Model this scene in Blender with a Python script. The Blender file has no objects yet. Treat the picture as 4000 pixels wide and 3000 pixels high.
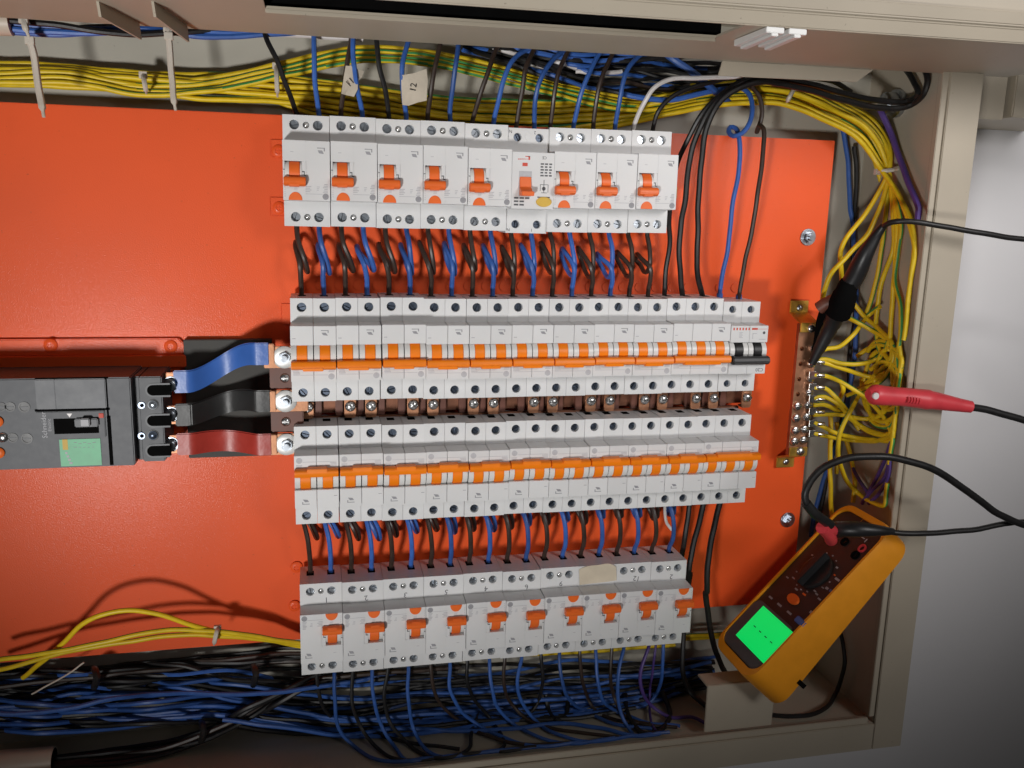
import bpy, bmesh, math, random
from mathutils import Vector, Matrix
random.seed(7)
R = math.radians
# ---------------------------------------------------------------- frame of reference
# "photo millimetres": x to the picture's right, y to its top, z out of the panel (0 = face of the orange plate).
# In the real place the picture's left is up, so photo x runs downwards.
RM = Matrix(((0, 1, 0), (0, 0, -1), (-1, 0, 0)))
BASE = Vector((0, 0, 1.3))
def G(x, y, z): return BASE + RM @ (Vector((x, y, z)) * .001)
CAM = Vector((35.7105, 136.2461, 781.7213)); FPX = 3444.292
RC = Matrix(((.97628272, .01780981, -.21576575), (.02558804, .98013346, .1966816), (.21498209, -.19753787, .95643165)))
def ray(px, py): return RC @ Vector(((px-2000)/FPX, -(py-1500)/FPX, -1))
def U(px, py, z):
    d = ray(px, py); return CAM + d*((z-CAM.z)/d.z)
def UP(px, py, p0, n):
    d = ray(px, py); return CAM + d*((p0-CAM).dot(n)/d.dot(n))
S = 1100/2212
def cr(ox, oy, pts, z=None):
    out = []
    for q in pts:
        px, py = ox+S*q[0], oy+S*q[1]; p = U(px, py, q[2] if len(q) > 2 else z)
        if p.z < 85:                      # nothing inside the cabinet passes through its walls
            if p.y < -353:
                p = UP(px, py, Vector((0, -353, 0)), Vector((0, 1, 0)))
                if p.z > 72: p.z = 72
            if p.x > 560:
                p = UP(px, py, Vector((560, 0, 0)), Vector((1, 0, 0)))
                if p.z > 80: p.z = 80
        out.append(p)
    return out
# ---------------------------------------------------------------- scene, camera, light
sc = bpy.context.scene; col = sc.collection
cd = bpy.data.cameras.new('camera'); cam = bpy.data.objects.new('camera', cd); col.objects.link(cam)
cd.sensor_width = 36; cd.lens = 36*FPX/4000; cd.clip_start = .01; cd.clip_end = 50
cam.matrix_world = Matrix.Translation(G(*CAM)) @ (RM @ RC).to_4x4()
sc.camera = cam
wd = bpy.data.worlds.new('World'); sc.world = wd; wd.use_nodes = True
wd.node_tree.nodes['Background'].inputs[0].default_value = (1, .97, .95, 1)
wd.node_tree.nodes['Background'].inputs[1].default_value = .028
def aim(o, p, t):
    o.location = G(*p); d = G(*t) - G(*p); o.rotation_euler = d.to_track_quat('-Z', 'Y').to_euler()
l = bpy.data.lights.new('torch', 'SPOT'); l.energy = 48; l.spot_size = R(55); l.spot_blend = 1; l.shadow_soft_size = .075; l.color = (1, .985, .965)
torch = bpy.data.objects.new('torch', l); col.objects.link(torch); aim(torch, (-385, -320, 1200), (90, 165, 0))
l = bpy.data.lights.new('fill_spot', 'SPOT'); l.energy = 50; l.spot_size = R(54); l.spot_blend = 1; l.shadow_soft_size = .26; l.color = (1, .97, .96)  # added fill light, out of view: lifts shadows and brightens the wall
fill = bpy.data.objects.new('fill_spot', l); col.objects.link(fill); aim(fill, (860, 500, 1250), (585, 215, -30))
sc.view_settings.view_transform = 'Standard'; sc.view_settings.look = 'None'; sc.view_settings.exposure = 0; sc.view_settings.gamma = 1
# ---------------------------------------------------------------- materials
MATS = {}
def mat(name, c, rough=.5, metal=0, var=.06, nscale=60, bump=0, bscale=400, spec=.5, emit=0, sub=0, dust=0, coat=0, coatr=.25, rnd=0):
    if name in MATS: return MATS[name]
    m = bpy.data.materials.new(name); m.use_nodes = True; nt = m.node_tree; b = nt.nodes['Principled BSDF']
    L = nt.links.new
    b.inputs['Roughness'].default_value = rough; b.inputs['Metallic'].default_value = metal; b.inputs['Specular IOR Level'].default_value = spec
    b.inputs['Coat Weight'].default_value = coat; b.inputs['Coat Roughness'].default_value = coatr
    tc = nt.nodes.new('ShaderNodeTexCoord'); ns = nt.nodes.new('ShaderNodeTexNoise'); ns.inputs['Scale'].default_value = nscale; ns.inputs['Detail'].default_value = 6
    L(tc.outputs['Object'], ns.inputs['Vector'])
    rp = nt.nodes.new('ShaderNodeValToRGB'); rp.color_ramp.elements[0].position = .3; rp.color_ramp.elements[1].position = .72
    rp.color_ramp.elements[0].color = tuple(max(0, v*(1-var)) for v in c)+(1,); rp.color_ramp.elements[1].color = tuple(min(1, v*(1+var)) for v in c)+(1,)
    L(ns.outputs['Fac'], rp.inputs['Fac']); out = rp.outputs['Color']
    if dust:
        n2 = nt.nodes.new('ShaderNodeTexNoise'); n2.inputs['Scale'].default_value = 330; n2.inputs['Detail'].default_value = 2
        L(tc.outputs['Object'], n2.inputs['Vector'])
        r2 = nt.nodes.new('ShaderNodeValToRGB'); r2.color_ramp.elements[0].position = .73; r2.color_ramp.elements[1].position = .77
        r2.color_ramp.elements[0].color = (0, 0, 0, 1); r2.color_ramp.elements[1].color = (dust, dust, dust, 1)
        L(n2.outputs['Fac'], r2.inputs['Fac'])
        mx = nt.nodes.new('ShaderNodeMixRGB'); mx.inputs['Color2'].default_value = (.05, .035, .02, 1)
        L(r2.outputs['Color'], mx.inputs['Fac']); L(out, mx.inputs['Color1']); out = mx.outputs['Color']
    if rnd:
        oi = nt.nodes.new('ShaderNodeObjectInfo'); mr2 = nt.nodes.new('ShaderNodeMapRange'); mr2.inputs['To Min'].default_value = 1-rnd; mr2.inputs['To Max'].default_value = 1+rnd*.5
        L(oi.outputs['Random'], mr2.inputs['Value']); hs_ = nt.nodes.new('ShaderNodeHueSaturation'); L(mr2.outputs['Result'], hs_.inputs['Value']); L(out, hs_.inputs['Color']); out = hs_.outputs['Color']
    L(out, b.inputs['Base Color'])
    mr = nt.nodes.new('ShaderNodeMapRange'); mr.inputs['To Min'].default_value = max(0, rough-.07); mr.inputs['To Max'].default_value = min(1, rough+.07)
    L(ns.outputs['Fac'], mr.inputs['Value']); L(mr.outputs['Result'], b.inputs['Roughness'])
    if bump:
        nb = nt.nodes.new('ShaderNodeTexNoise'); nb.inputs['Scale'].default_value = bscale; nb.inputs['Detail'].default_value = 2
        L(tc.outputs['Object'], nb.inputs['Vector'])
        bp = nt.nodes.new('ShaderNodeBump'); bp.inputs['Strength'].default_value = bump; bp.inputs['Distance'].default_value = .0006
        L(nb.outputs['Fac'], bp.inputs['Height']); L(bp.outputs['Normal'], b.inputs['Normal']); L(bp.outputs['Normal'], b.inputs['Coat Normal'])
    if emit:
        b.inputs['Emission Color'].default_value = c+(1,); b.inputs['Emission Strength'].default_value = emit
    if sub:
        b.inputs['Subsurface Weight'].default_value = sub; b.inputs['Subsurface Radius'].default_value = (.004, .003, .002)
    MATS[name] = m; return m
M = dict(
 orange=mat('orange_enamel', (.84, .103, .020), .5, var=.07, nscale=7, bump=.24, bscale=1000, spec=.22, coat=.14, coatr=.16, dust=.25),
 cream=mat('cream_enamel', (.45, .395, .31), .5, var=.05, nscale=14, bump=.12, bscale=900, dust=.35),
 greyback=mat('grey_cream_enamel', (.44, .415, .35), .5, var=.06, nscale=14, bump=.12, bscale=900, dust=.5),
 wall=mat('white_plaster', (.82, .81, .82), .8, var=.03, nscale=5, bump=.1, bscale=300),
 white=mat('white_plastic', (.70, .70, .70), .42, var=.03, nscale=40, bump=.05, bscale=1500, sub=.05, rnd=.05),
 white2=mat('pale_plastic', (.72, .72, .70), .35, var=.03, nscale=40),
 barrel=mat('barrel_plastic', (.70, .695, .68), .35, var=.03),
 tog=mat('orange_plastic', (.90, .22, .006), .38, var=.05, nscale=90, spec=.4),
 tog2=mat('red_orange_plastic', (.82, .15, .022), .4, var=.05, nscale=90, spec=.4),
 black=mat('black_plastic', (.012, .012, .013), .42, var=.2, nscale=80),
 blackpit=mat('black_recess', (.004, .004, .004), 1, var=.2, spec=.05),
 print=mat('grey_print', (.30, .30, .32), .6, var=.15, nscale=300),
 printd=mat('dark_print', (.10, .10, .11), .6, var=.2, nscale=300),
 printl=mat('pale_grey_print', (.47, .47, .49), .6, var=.08, nscale=300),
 printr=mat('red_print', (.60, .08, .05), .6, var=.1),
 pencil=mat('pencil_marks', (.10, .10, .11), .7, var=.2),
 steel=mat('zinc_steel', (.46, .50, .55), .30, 1, var=.2, nscale=200),
 steeld=mat('dull_steel', (.12, .145, .19), .34, 1, var=.25, nscale=200),
 bright=mat('bright_nickel', (.80, .80, .79), .24, 1, var=.12, nscale=300),
 copper=mat('copper', (.40, .20, .115), .5, .9, var=.22, nscale=120, bump=.1),
 copperd=mat('tarnished_copper', (.20, .085, .05), .5, .7, var=.3, nscale=120),
 zinc=mat('yellow_zinc', (.55, .33, .06), .42, .75, var=.25, nscale=90),
 brown=mat('brown_insulator', (.14, .05, .032), .5, var=.15),
 mgrey=mat('charcoal_moulding', (.085, .089, .098), .52, var=.1, nscale=150, bump=.1, bscale=2500),
 mgrey2=mat('grey_moulding', (.12, .125, .135), .5, var=.08, nscale=150),
 mdark=mat('dark_plate', (.045, .043, .038), .65, var=.2),
 green=mat('green_label', (.20, .52, .31), .55, var=.12, nscale=120),
 labely=mat('yellow_label', (.62, .40, .06), .55, var=.2),
 blue=mat('blue_insulation', (.040, .125, .43), .45, var=.12, nscale=150, rnd=.3, bump=.15, bscale=500),
 bluesl=mat('blue_sleeve', (.042, .135, .46), .38, var=.08, nscale=40, bump=.5, bscale=130),
 blk=mat('black_insulation', (.013, .012, .012), .46, var=.25, nscale=150, rnd=.3, bump=.15, bscale=500),
 brn=mat('brown_black_insulation', (.042, .026, .019), .42, var=.2, nscale=150),
 blksl=mat('black_sleeve', (.020, .020, .020), .45, var=.15, bump=.5, bscale=130),
 redsl=mat('red_sleeve', (.38, .036, .024), .4, var=.1, bump=.5, bscale=130),
 purple=mat('violet_insulation', (.085, .045, .22), .45, var=.15),
 wht=mat('white_insulation', (.74, .70, .68), .4, var=.04),
 yel=mat('yellow_insulation', (.80, .56, .012), .45, var=.1, nscale=120, rnd=.15, bump=.12, bscale=500),
 grn=mat('green_insulation', (.06, .30, .075), .42, var=.15, nscale=120),
 tie=mat('nylon_tie', (.62, .56, .48), .4, var=.06, sub=.1),
 tape=mat('masking_tape', (.60, .52, .40), .8, var=.08, nscale=70, bump=.3, bscale=500),
 tapew=mat('paper_tape', (.60, .53, .43), .8, var=.1, nscale=70, bump=.4, bscale=500),
 myel=mat('amber_rubber', (.86, .32, .008), .5, var=.06, nscale=60, bump=.08, bscale=1500),
 mface=mat('meter_face', (.022, .019, .019), .42, var=.2),
 lcd=mat('lcd_green', (.0, .70, .12), .5, var=.04, nscale=60, emit=.74),
 lcdd=mat('lcd_segment', (.0, .06, .02), .6),
 redp=mat('red_rubber', (.70, .055, .07), .42, var=.08, nscale=90),
 mblue=mat('blue_print', (.06, .14, .42), .5, var=.1),
 washer=mat('white_zinc', (.72, .72, .70), .4, .35, var=.08),
 conduit=mat('cream_conduit', (.62, .52, .42), .45, var=.05),
)
# ---------------------------------------------------------------- mesh builder (all in photo mm)
class MB:
    def __init__(s): s.v = []; s.f = []; s.mi = []; s.mats = []; s.cur = 0
    def m(s, k):
        mm = M[k]
        if mm not in s.mats: s.mats.append(mm)
        s.cur = s.mats.index(mm); return s
    def add(s, vs, fs):
        o = len(s.v); s.v += [tuple(v) for v in vs]
        for f in fs: s.f.append([i+o for i in f]); s.mi.append(s.cur)
        return s
    def box(s, x0, x1, y0, y1, z0, z1):
        return s.add([(x0,y0,z0),(x1,y0,z0),(x1,y1,z0),(x0,y1,z0),(x0,y0,z1),(x1,y0,z1),(x1,y1,z1),(x0,y1,z1)],
            [(3,2,1,0),(4,5,6,7),(0,1,5,4),(1,2,6,5),(2,3,7,6),(3,0,4,7)])
    def prism(s, poly, z0, z1, T=None):        # poly counter-clockwise in xy, extruded in z; T maps a point
        T = T or (lambda p: p); n = len(poly)
        vs = [T((x, y, z0)) for x, y in poly]+[T((x, y, z1)) for x, y in poly]
        return s.add(vs, [tuple(range(n-1, -1, -1)), tuple(range(n, 2*n))]+[(i, (i+1) % n, n+(i+1) % n, n+i) for i in range(n)])
    def prismx(s, poly, x0, x1):               # poly in (y,z), ccw seen from +x
        return s.prism(poly, x0, x1, lambda p: (p[2], p[0], p[1]))
    def cyl(s, c, r, z0, z1, n=16, r2=None):
        r2 = r if r2 is None else r2
        vs = [(c[0]+r*math.cos(2*math.pi*i/n), c[1]+r*math.sin(2*math.pi*i/n), z0) for i in range(n)]
        vs += [(c[0]+r2*math.cos(2*math.pi*i/n), c[1]+r2*math.sin(2*math.pi*i/n), z1) for i in range(n)]
        return s.add(vs, [tuple(range(n-1, -1, -1)), tuple(range(n, 2*n))]+[(i, (i+1) % n, n+(i+1) % n, n+i) for i in range(n)])
    def lathe(s, c, prof, n=20, T=None):       # prof list of (r,z)
        T = T or (lambda p: p); vs = []; fs = []
        for r, z in prof:
            for i in range(n):
                t = 2*math.pi*i/n; vs.append(T((c[0]+r*math.cos(t), c[1]+r*math.sin(t), c[2]+z)))
        for k in range(len(prof)-1):
            for i in range(n):
                j = (i+1) % n; fs.append((k*n+i, k*n+j, (k+1)*n+j, (k+1)*n+i))
        fs.append(tuple(range(n-1, -1, -1))); fs.append(tuple(range((len(prof)-1)*n, len(prof)*n)))
        return s.add(vs, fs)
    def hole(s, x0, x1, y0, y1, z, c, r, depth, n=16):   # plate with a round blind hole, facing +z
        vs = []; fs = []
        for i in range(n):
            t = 2*math.pi*(i+.5)/n; dx, dy = math.cos(t), math.sin(t)
            k = min(((x1 if dx > 0 else x0)-c[0])/dx if abs(dx) > 1e-9 else 1e9, ((y1 if dy > 0 else y0)-c[1])/dy if abs(dy) > 1e-9 else 1e9)
            vs += [(c[0]+dx*k, c[1]+dy*k, z), (c[0]+dx*r, c[1]+dy*r, z), (c[0]+dx*r, c[1]+dy*r, z-depth)]
        for i in range(n):
            j = (i+1) % n; fs += [(3*i, 3*j, 3*j+1, 3*i+1), (3*i+1, 3*j+1, 3*j+2, 3*i+2)]
        b = len(vs); vs += [(x0, y0, z), (x1, y0, z), (x1, y1, z), (x0, y1, z)]
        for k, (cx, cy) in enumerate(((x0, y0), (x1, y0), (x1, y1), (x0, y1))):
            best = []
            for i in range(n):
                j = (i+1) % n; p, q = vs[3*i], vs[3*j]
                on = lambda p_, a: abs(p_[a]-(cx if a == 0 else cy)) < 1e-6
                if (on(p, 0) and on(q, 1) and not on(p, 1)) or (on(p, 1) and on(q, 0) and not on(p, 0)): fs.append((3*i, b+k, 3*j))
        return s.add(vs, fs)
    def tube(s, pts, r, n=8, stripe=None, twist=0.0, cap=True, radii=None):
        pts = [Vector(p) for p in pts]; N = len(pts); T = []
        for i in range(N): T.append((pts[min(i+1, N-1)]-pts[max(i-1, 0)]).normalized())
        u = (Vector((.1, .85, -.5)) if stripe else T[0].orthogonal()); u = (u-T[0]*u.dot(T[0])); u = u.normalized() if u.length > .05 else T[0].orthogonal().normalized(); vs = []; fl = 0.; o = len(s.v)
        base = s.cur
        for i in range(N):
            u = (u-T[i]*u.dot(T[i])).normalized(); w = T[i].cross(u)
            rr = radii[i] if radii else r
            for k in range(n):
                t = 2*math.pi*k/n; vs.append(pts[i]+(u*math.cos(t)+w*math.sin(t))*rr)
        s.v += [tuple(v) for v in vs]
        if stripe: s.m(stripe); st = s.cur
        L = 0.
        for i in range(N-1):
            L += (pts[i+1]-pts[i]).length
            for k in range(n):
                q = (k+1) % n; s.f.append([o+i*n+k, o+i*n+q, o+(i+1)*n+q, o+(i+1)*n+k])
                g = stripe and ((k+int(L*twist)) % n) in (0, 1)
                s.mi.append(st if g else base)
        if cap:
            s.f.append([o+k for k in range(n-1, -1, -1)]); s.mi.append(base)
            s.f.append([o+(N-1)*n+k for k in range(n)]); s.mi.append(base)
        s.cur = base; return s
    def mesh(s, name, off=(0, 0, 0), bevel=0, smooth=True, ang=40):
        me = bpy.data.meshes.new(name)
        me.from_pydata([((v[0]-off[0])*.001, (v[1]-off[1])*.001, (v[2]-off[2])*.001) for v in s.v], [], s.f)
        for mm in s.mats: me.materials.append(mm)
        me.polygons.foreach_set('material_index', s.mi)
        bm = bmesh.new(); bm.from_mesh(me)
        bmesh.ops.recalc_face_normals(bm, faces=bm.faces)
        if bevel:
            es = [e for e in bm.edges if len(e.link_faces) == 2 and e.calc_face_angle(0) > .6]
            bmesh.ops.bevel(bm, geom=es, offset=bevel*.001, segments=2, affect='EDGES', clamp_overlap=True)
        bm.to_mesh(me); bm.free()
        if smooth:
            me.polygons.foreach_set('use_smooth', [True]*len(me.polygons)); me.set_sharp_from_angle(angle=R(ang))
        return me
def spline(pts, step=3.):
    P = [Vector(p) for p in pts]
    if len(P) < 3: return P
    P = [P[0]*2-P[1]]+P+[P[-1]*2-P[-2]]; out = []
    for i in range(1, len(P)-2):
        a, b, c, d = P[i-1:i+3]; n = max(2, int((c-b).length/step))
        # centripetal Catmull-Rom
        t0 = 0; t1 = t0+max(1e-3, (b-a).length)**.5; t2 = t1+max(1e-3, (c-b).length)**.5; t3 = t2+max(1e-3, (d-c).length)**.5
        for k in range(n):
            t = t1+(t2-t1)*k/n
            A1 = a*((t1-t)/(t1-t0))+b*((t-t0)/(t1-t0)); A2 = b*((t2-t)/(t2-t1))+c*((t-t1)/(t2-t1)); A3 = c*((t3-t)/(t3-t2))+d*((t-t2)/(t3-t2))
            B1 = A1*((t2-t)/(t2-t0))+A2*((t-t0)/(t2-t0)); B2 = A2*((t3-t)/(t3-t1))+A3*((t-t1)/(t3-t1))
            out.append(B1*((t2-t)/(t2-t1))+B2*((t-t1)/(t2-t1)))
    out.append(P[-2]); return out
# ---------------------------------------------------------------- objects
def place(o, p, rot=0, axes=None):
    m = (RM @ axes) if axes else RM @ Matrix.Rotation(rot, 3, 'Z')
    o.matrix_world = Matrix.Translation(G(*p)) @ m.to_4x4()
def tag(o, label=None, cat=None, group=None, kind=None):
    for k, v in (('label', label), ('category', cat), ('group', group), ('kind', kind)):
        if v: o[k] = v
    return o
def root(name, p, label, cat, group=None, rot=0, axes=None):
    o = bpy.data.objects.new(name, None); o.empty_display_size = .01; col.objects.link(o); place(o, p, rot, axes); return tag(o, label, cat, group)
def part(name, mb, parent, bevel=0, loc=(0, 0, 0), rot=0, smooth=True, ang=40, label=None):
    me = mb if isinstance(mb, bpy.types.Mesh) else mb.mesh(name, (0, 0, 0), bevel, smooth, ang)
    o = bpy.data.objects.new(name, me); col.objects.link(o); o.parent = parent
    o.location = Vector(loc)*.001; o.rotation_euler = (0, 0, rot)
    if label: o['label'] = label
    if name in ('printed_marking', 'screen_digits', 'rating_label'): o['kind'] = 'stuff'
    return o
def solo(name, mb, p, label, cat, group=None, bevel=0, kind=None):
    me = mb.mesh(name, p, bevel); o = bpy.data.objects.new(name, me); col.objects.link(o); place(o, p); return tag(o, label, cat, group, kind)
ORD = 'first second third fourth fifth sixth seventh eighth ninth tenth eleventh twelfth thirteenth fourteenth fifteenth sixteenth seventeenth eighteenth nineteenth twentieth twenty-first twenty-second twenty-third'.split()
def text_mesh(txt, h, k, off=.0, extr=.06):
    cu = bpy.data.curves.new('t', 'FONT'); cu.body = txt; cu.size = h*1.38*.001; cu.align_x = 'CENTER'; cu.align_y = 'CENTER'; cu.extrude = extr*.001; cu.resolution_u = 2
    o = bpy.data.objects.new('t', cu); col.objects.link(o)
    dg = bpy.context.evaluated_depsgraph_get(); me = bpy.data.meshes.new_from_object(o.evaluated_get(dg))
    bpy.data.objects.remove(o); bpy.data.curves.remove(cu); me.materials.clear(); me.materials.append(M[k]); return me
def wire(pts, r, k, label, cat='wire', group=None, n=8, stripe=None, twist=.02, name='wire', step=3., wob=.28):
    mb = MB().m(k); P = spline(pts, step); ph = [random.uniform(0, 6.28) for _ in range(6)]; d = 0.
    for i in range(1, len(P)-1):
        d += (P[i]-P[i-1]).length; P[i] = P[i]+Vector((math.sin(d/11+ph[0])+.6*math.sin(d/5+ph[1]), math.sin(d/12+ph[2])+.6*math.sin(d/5.5+ph[3]), math.sin(d/10+ph[4])))*wob
    mb.tube(P, r, n, stripe, twist); p = pts[0]
    return solo(name, mb, tuple(p), label, cat, group)
# ================================================================ SETTING
mb = MB().m('wall'); mb.box(-900, 1500, -1000, 1000, -80, -70)
solo('wall', mb, (0, 0, -70), 'white plastered wall behind the cabinet', 'wall', kind='structure')
# cabinet
XR, YB, YT, ZB, ZF = 570., -357., 306., -26., 90.
XL = -420.
cab = root('distribution_cabinet', (XR, -30, ZB), 'cream sheet metal distribution cabinet holding the orange plate', 'cabinet')
o0 = Vector((XR, -30, ZB))
class LB(MB):                       # builder in absolute photo mm, shifted to a parent's origin when built
    pass
def apart(name, mb, parent, org, bevel=0, **kw): 
    mb.v = [(v[0]-org[0], v[1]-org[1], v[2]-org[2]) for v in mb.v]; return part(name, mb, parent, bevel, **kw)
apart('back_sheet', MB().m('greyback').box(XL, XR+2, YB-2, YT+2, ZB-3, ZB), cab, o0)
apart('side_wall', MB().m('cream').box(XR, XR+2.5, YB-2, YT+2, ZB+.1, ZF-.1), cab, o0)
apart('side_wall', MB().m('cream').box(XL, XR-.1, YB-2.5, YB, ZB+.1, ZF-.1), cab, o0)
apart('side_wall', MB().m('cream').box(XL, XR-.1, YT, YT+2.5, ZB+.1, ZF-.1), cab, o0)
apart('side_wall', MB().m('cream').box(XL-2.5, XL-.1, YB, YT, ZB+.1, ZF-.1), cab, o0)
# front lips: inner return, face and outer return
lip = MB().m('cream'); lip.box(XR-2.4, XR+30, YB-26, 276, ZF, ZF+2.2)
lip.box(XR-2.5, XR-.3, YB, 276, ZF-14, ZF-.1); lip.box(XR+28, XR+30, YB-26, 300, ZF-40, ZF-.2)
apart('front_lip', lip, cab, o0, .6)
lip = MB().m('cream'); lip.box(XL, XR-2.8, YB-26, YB+2, ZF, ZF+2.2); lip.box(XL, XR-2.8, YB+.2, YB+2.1, ZF-14, ZF-.1); lip.box(XL, XR+30, YB-26, YB-24, ZF-40, ZF-.2)
apart('front_lip', lip, cab, o0, .6)
# seam strip inside the side wall (line of rust), corner rivet / gland
g = MB().m('steel'); p = U(3465, 365, -10)
g = MB().m('steel'); g.lathe((0, 0, 0), [(13, 0), (13, 4), (10, 5), (10, 14), (8, 16)], 16, lambda q: (XR-.2-q[2], 240+q[0], 20+q[1])); apart('cable_gland', g, cab, o0)
kn = MB().m('black'); q = U(3555, 1352, 20); kn.prism([(-9, -4), (-2, -8), (8, -4), (9, 5), (1, 9), (-7, 5)], 0, 6, lambda p_: (XR-.3-p_[2], q.y+p_[0], 34+p_[1])); apart('knockout_plug', kn, cab, o0, .5)
apart('lip_return', MB().m('cream').box(XR-8.2, XR-2.45, YB+9, 262, 87.4, 89.9), cab, o0, .5)
apart('lip_return', MB().m('cream').box(XL, XR-9, YB+2.1, YB+8, 87.4, 89.9), cab, o0, .5)
apart('wall_seam', MB().m('brown').box(XR-.35, XR-.05, YB+30, 262, ZF-16.4, ZF-15), cab, o0)
# bracket that carries the cover at the lower wall
br = MB().m('cream'); br.box(389, 459, YB+8.3, -300.5, 83, 85); br.box(389, 459, -302.5, -300.5, 62, 82.9)
apart('cover_bracket', br, cab, o0, .5)
# trunking below the cabinet
tr = root('cable_trunking', (690, 262, -70), 'cream metal cable trunking running past the foot of the cabinet', 'trunking')
o1 = (690, 262, -70)
apart('body', MB().m('cream').box(608, 674, 229, 420, -69.5, 34), tr, o1, .8)
apart('lid', MB().m('cream').box(676.5, 790, 231, 420, -69.5, 42), tr, o1, 1.2)
# ================================================================ OPEN COVER (hinged along the far side, stands out towards the viewer)
P1 = U(95, 76, 80); P2 = U(3325, 268, 80); NC = (P2-P1).cross(Vector((0, 0, 1))).normalized()
def CV(px, py): return UP(px, py, P1, NC)
cov = root('cabinet_cover', P1.lerp(P2, .5), 'open cream inner cover with a long breaker slot, standing out beside the wires', 'cover')
oc = P1.lerp(P2, .5)
dx = (P2-P1).normalized(); up = Vector((0, 1, 0)); 
def covbox(mbb, xa, xb, za, zb, t0=0., t1=1.6):      # box lying in the cover's plane: x along the hinge, z outwards
    vs = []
    for t in (t0, t1):
        for x, z in ((xa, za), (xb, za), (xb, zb), (xa, zb)):
            q = P1+dx*((x-P1.x)/dx.x); vs.append((q.x, q.y+t, z))
    mbb.add(vs, [(0,1,2,3),(7,6,5,4),(0,4,5,1),(1,5,6,2),(2,6,7,3),(3,7,4,0)]); return mbb
sa = CV(1020, 28); sb = CV(2860, 150); s1 = CV(2000, 95); s2 = CV(2000, 37)
ZS0, ZS1 = s1.z, s2.z; XS0, XS1 = 8., sb.x-12
c1 = MB().m('cream'); covbox(c1, XL, XR+60, 82.2, ZS0); covbox(c1, XL, XS0, ZS0+.02, ZS1); covbox(c1, XS1, XR+60, ZS0+.02, ZS1)
apart('hinge_sheet', c1, cov, oc)
def covpt(x, dy, z): q = P1+dx*((x-P1.x)/dx.x); return (q.x, q.y+dy, z)
fl = MB().m('cream')                              # turned-up front flange with shallow folds
prof = [(0, ZS1), (0, ZS1+3), (9, ZS1+6), (10.5, ZS1+9), (19, ZS1+11), (20, ZS1+7), (60, ZS1+7), (60, ZS1+2), (2, ZS1)]
va = [covpt(XL, a, b) for a, b in prof]; vb = [covpt(XR+260, a, b) for a, b in prof]; n = len(prof)
fl.add(va+vb, [(i, (i+1) % n, n+(i+1) % n, n+i) for i in range(n)]+[tuple(range(n-1, -1, -1)), tuple(range(n, 2*n))])
apart('front_flange', fl, cov, oc, .8)
covbox(bk := MB().m('blackpit'), XS0-20, XS1+20, ZS0-10, ZS1+1, 22, 24); covbox(bk, XS0-20, XS1+6, ZS0-9, ZS0-5, 1.8, 21.9); apart('slot_shade_sheet', bk, cov, oc)  # added black sheets stand in for the dark void behind the slot
eg = MB().m('cream'); covbox(eg, XS0, XS1, ZS0-2.2, ZS0, -2.6, -.02); apart('slot_edge', eg, cov, oc, .3)
# white blanking strips left in the end of the slot
for i, px in enumerate((2868, 2962)):
    q = CV(px, 152+i*4); q2 = CV(px+118, 104+i*4)
    b = MB().m('white2'); w = 13
    for dz, t in ((0, 0), ):
        A = Vector((q.x, q.y-5, q.z)); B = Vector((q2.x, q2.y-4, ZS1+4))
        b.add([(A.x, A.y, A.z), (A.x+w, A.y, A.z), (B.x+w, B.y, B.z), (B.x, B.y, B.z), (A.x, A.y+4.6, A.z), (A.x+w, A.y+4.6, A.z), (B.x+w, B.y+3.6, B.z), (B.x, B.y+3.6, B.z)], [(3,2,1,0),(4,5,6,7),(0,1,5,4),(1,2,6,5),(2,3,7,6),(3,0,4,7)])
        b.add([(A.x+4, A.y-2, A.z+2), (A.x+w-4, A.y-2, A.z+2), (B.x+w-4, B.y-2, B.z), (B.x+4, B.y-2, B.z), (A.x+4, A.y-.05, A.z+2), (A.x+w-4, A.y-.05, A.z+2), (B.x+w-4, B.y-.05, B.z), (B.x+4, B.y-.05, B.z)], [(3,2,1,0),(4,5,6,7),(0,1,5,4),(1,2,6,5),(2,3,7,6),(3,0,4,7)])
    apart('blanking_strip', b, cov, oc, .4)
# folded stiffener tab on the hinge edge
t = MB().m('cream'); q = P1+dx*((361-P1.x)/dx.x)
t.add([covpt(362, 0, 82), covpt(500, 0, 82), covpt(486, -10.5, 80), covpt(360, -11.5, 80), covpt(362, 0, 80), covpt(500, 0, 80), covpt(486, -10.5, 78), covpt(360, -11.5, 78)], [(3,2,1,0),(4,5,6,7),(0,1,5,4),(1,2,6,5),(2,3,7,6),(3,0,4,7)])
apart('hinge_tab', t, cov, oc, .4)
# two slanting stiffener ribs of the cover near the main switch
for (ax, ay), (bx_, by) in (((375, 5), (535, 148)), ((590, 5), (722, 158))):
    A = CV(ax, ay); B = CV(bx_, by-60); Bz = U(bx_, by, 78)
    f = MB().m('cream'); d = Vector((0, -1, 0))
    vs = [A, B, Vector((B.x+1, B.y-11, B.z)), Vector((A.x+1, A.y-9, A.z))]; w = Vector((1.6, 0, 0))
    f.add([tuple(v) for v in vs]+[tuple(v+w) for v in vs], [(0,1,2,3),(7,6,5,4),(0,4,5,1),(1,5,6,2),(2,6,7,3),(3,7,4,0)])
    apart('stiffener_rib', f, cov, oc)
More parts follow.
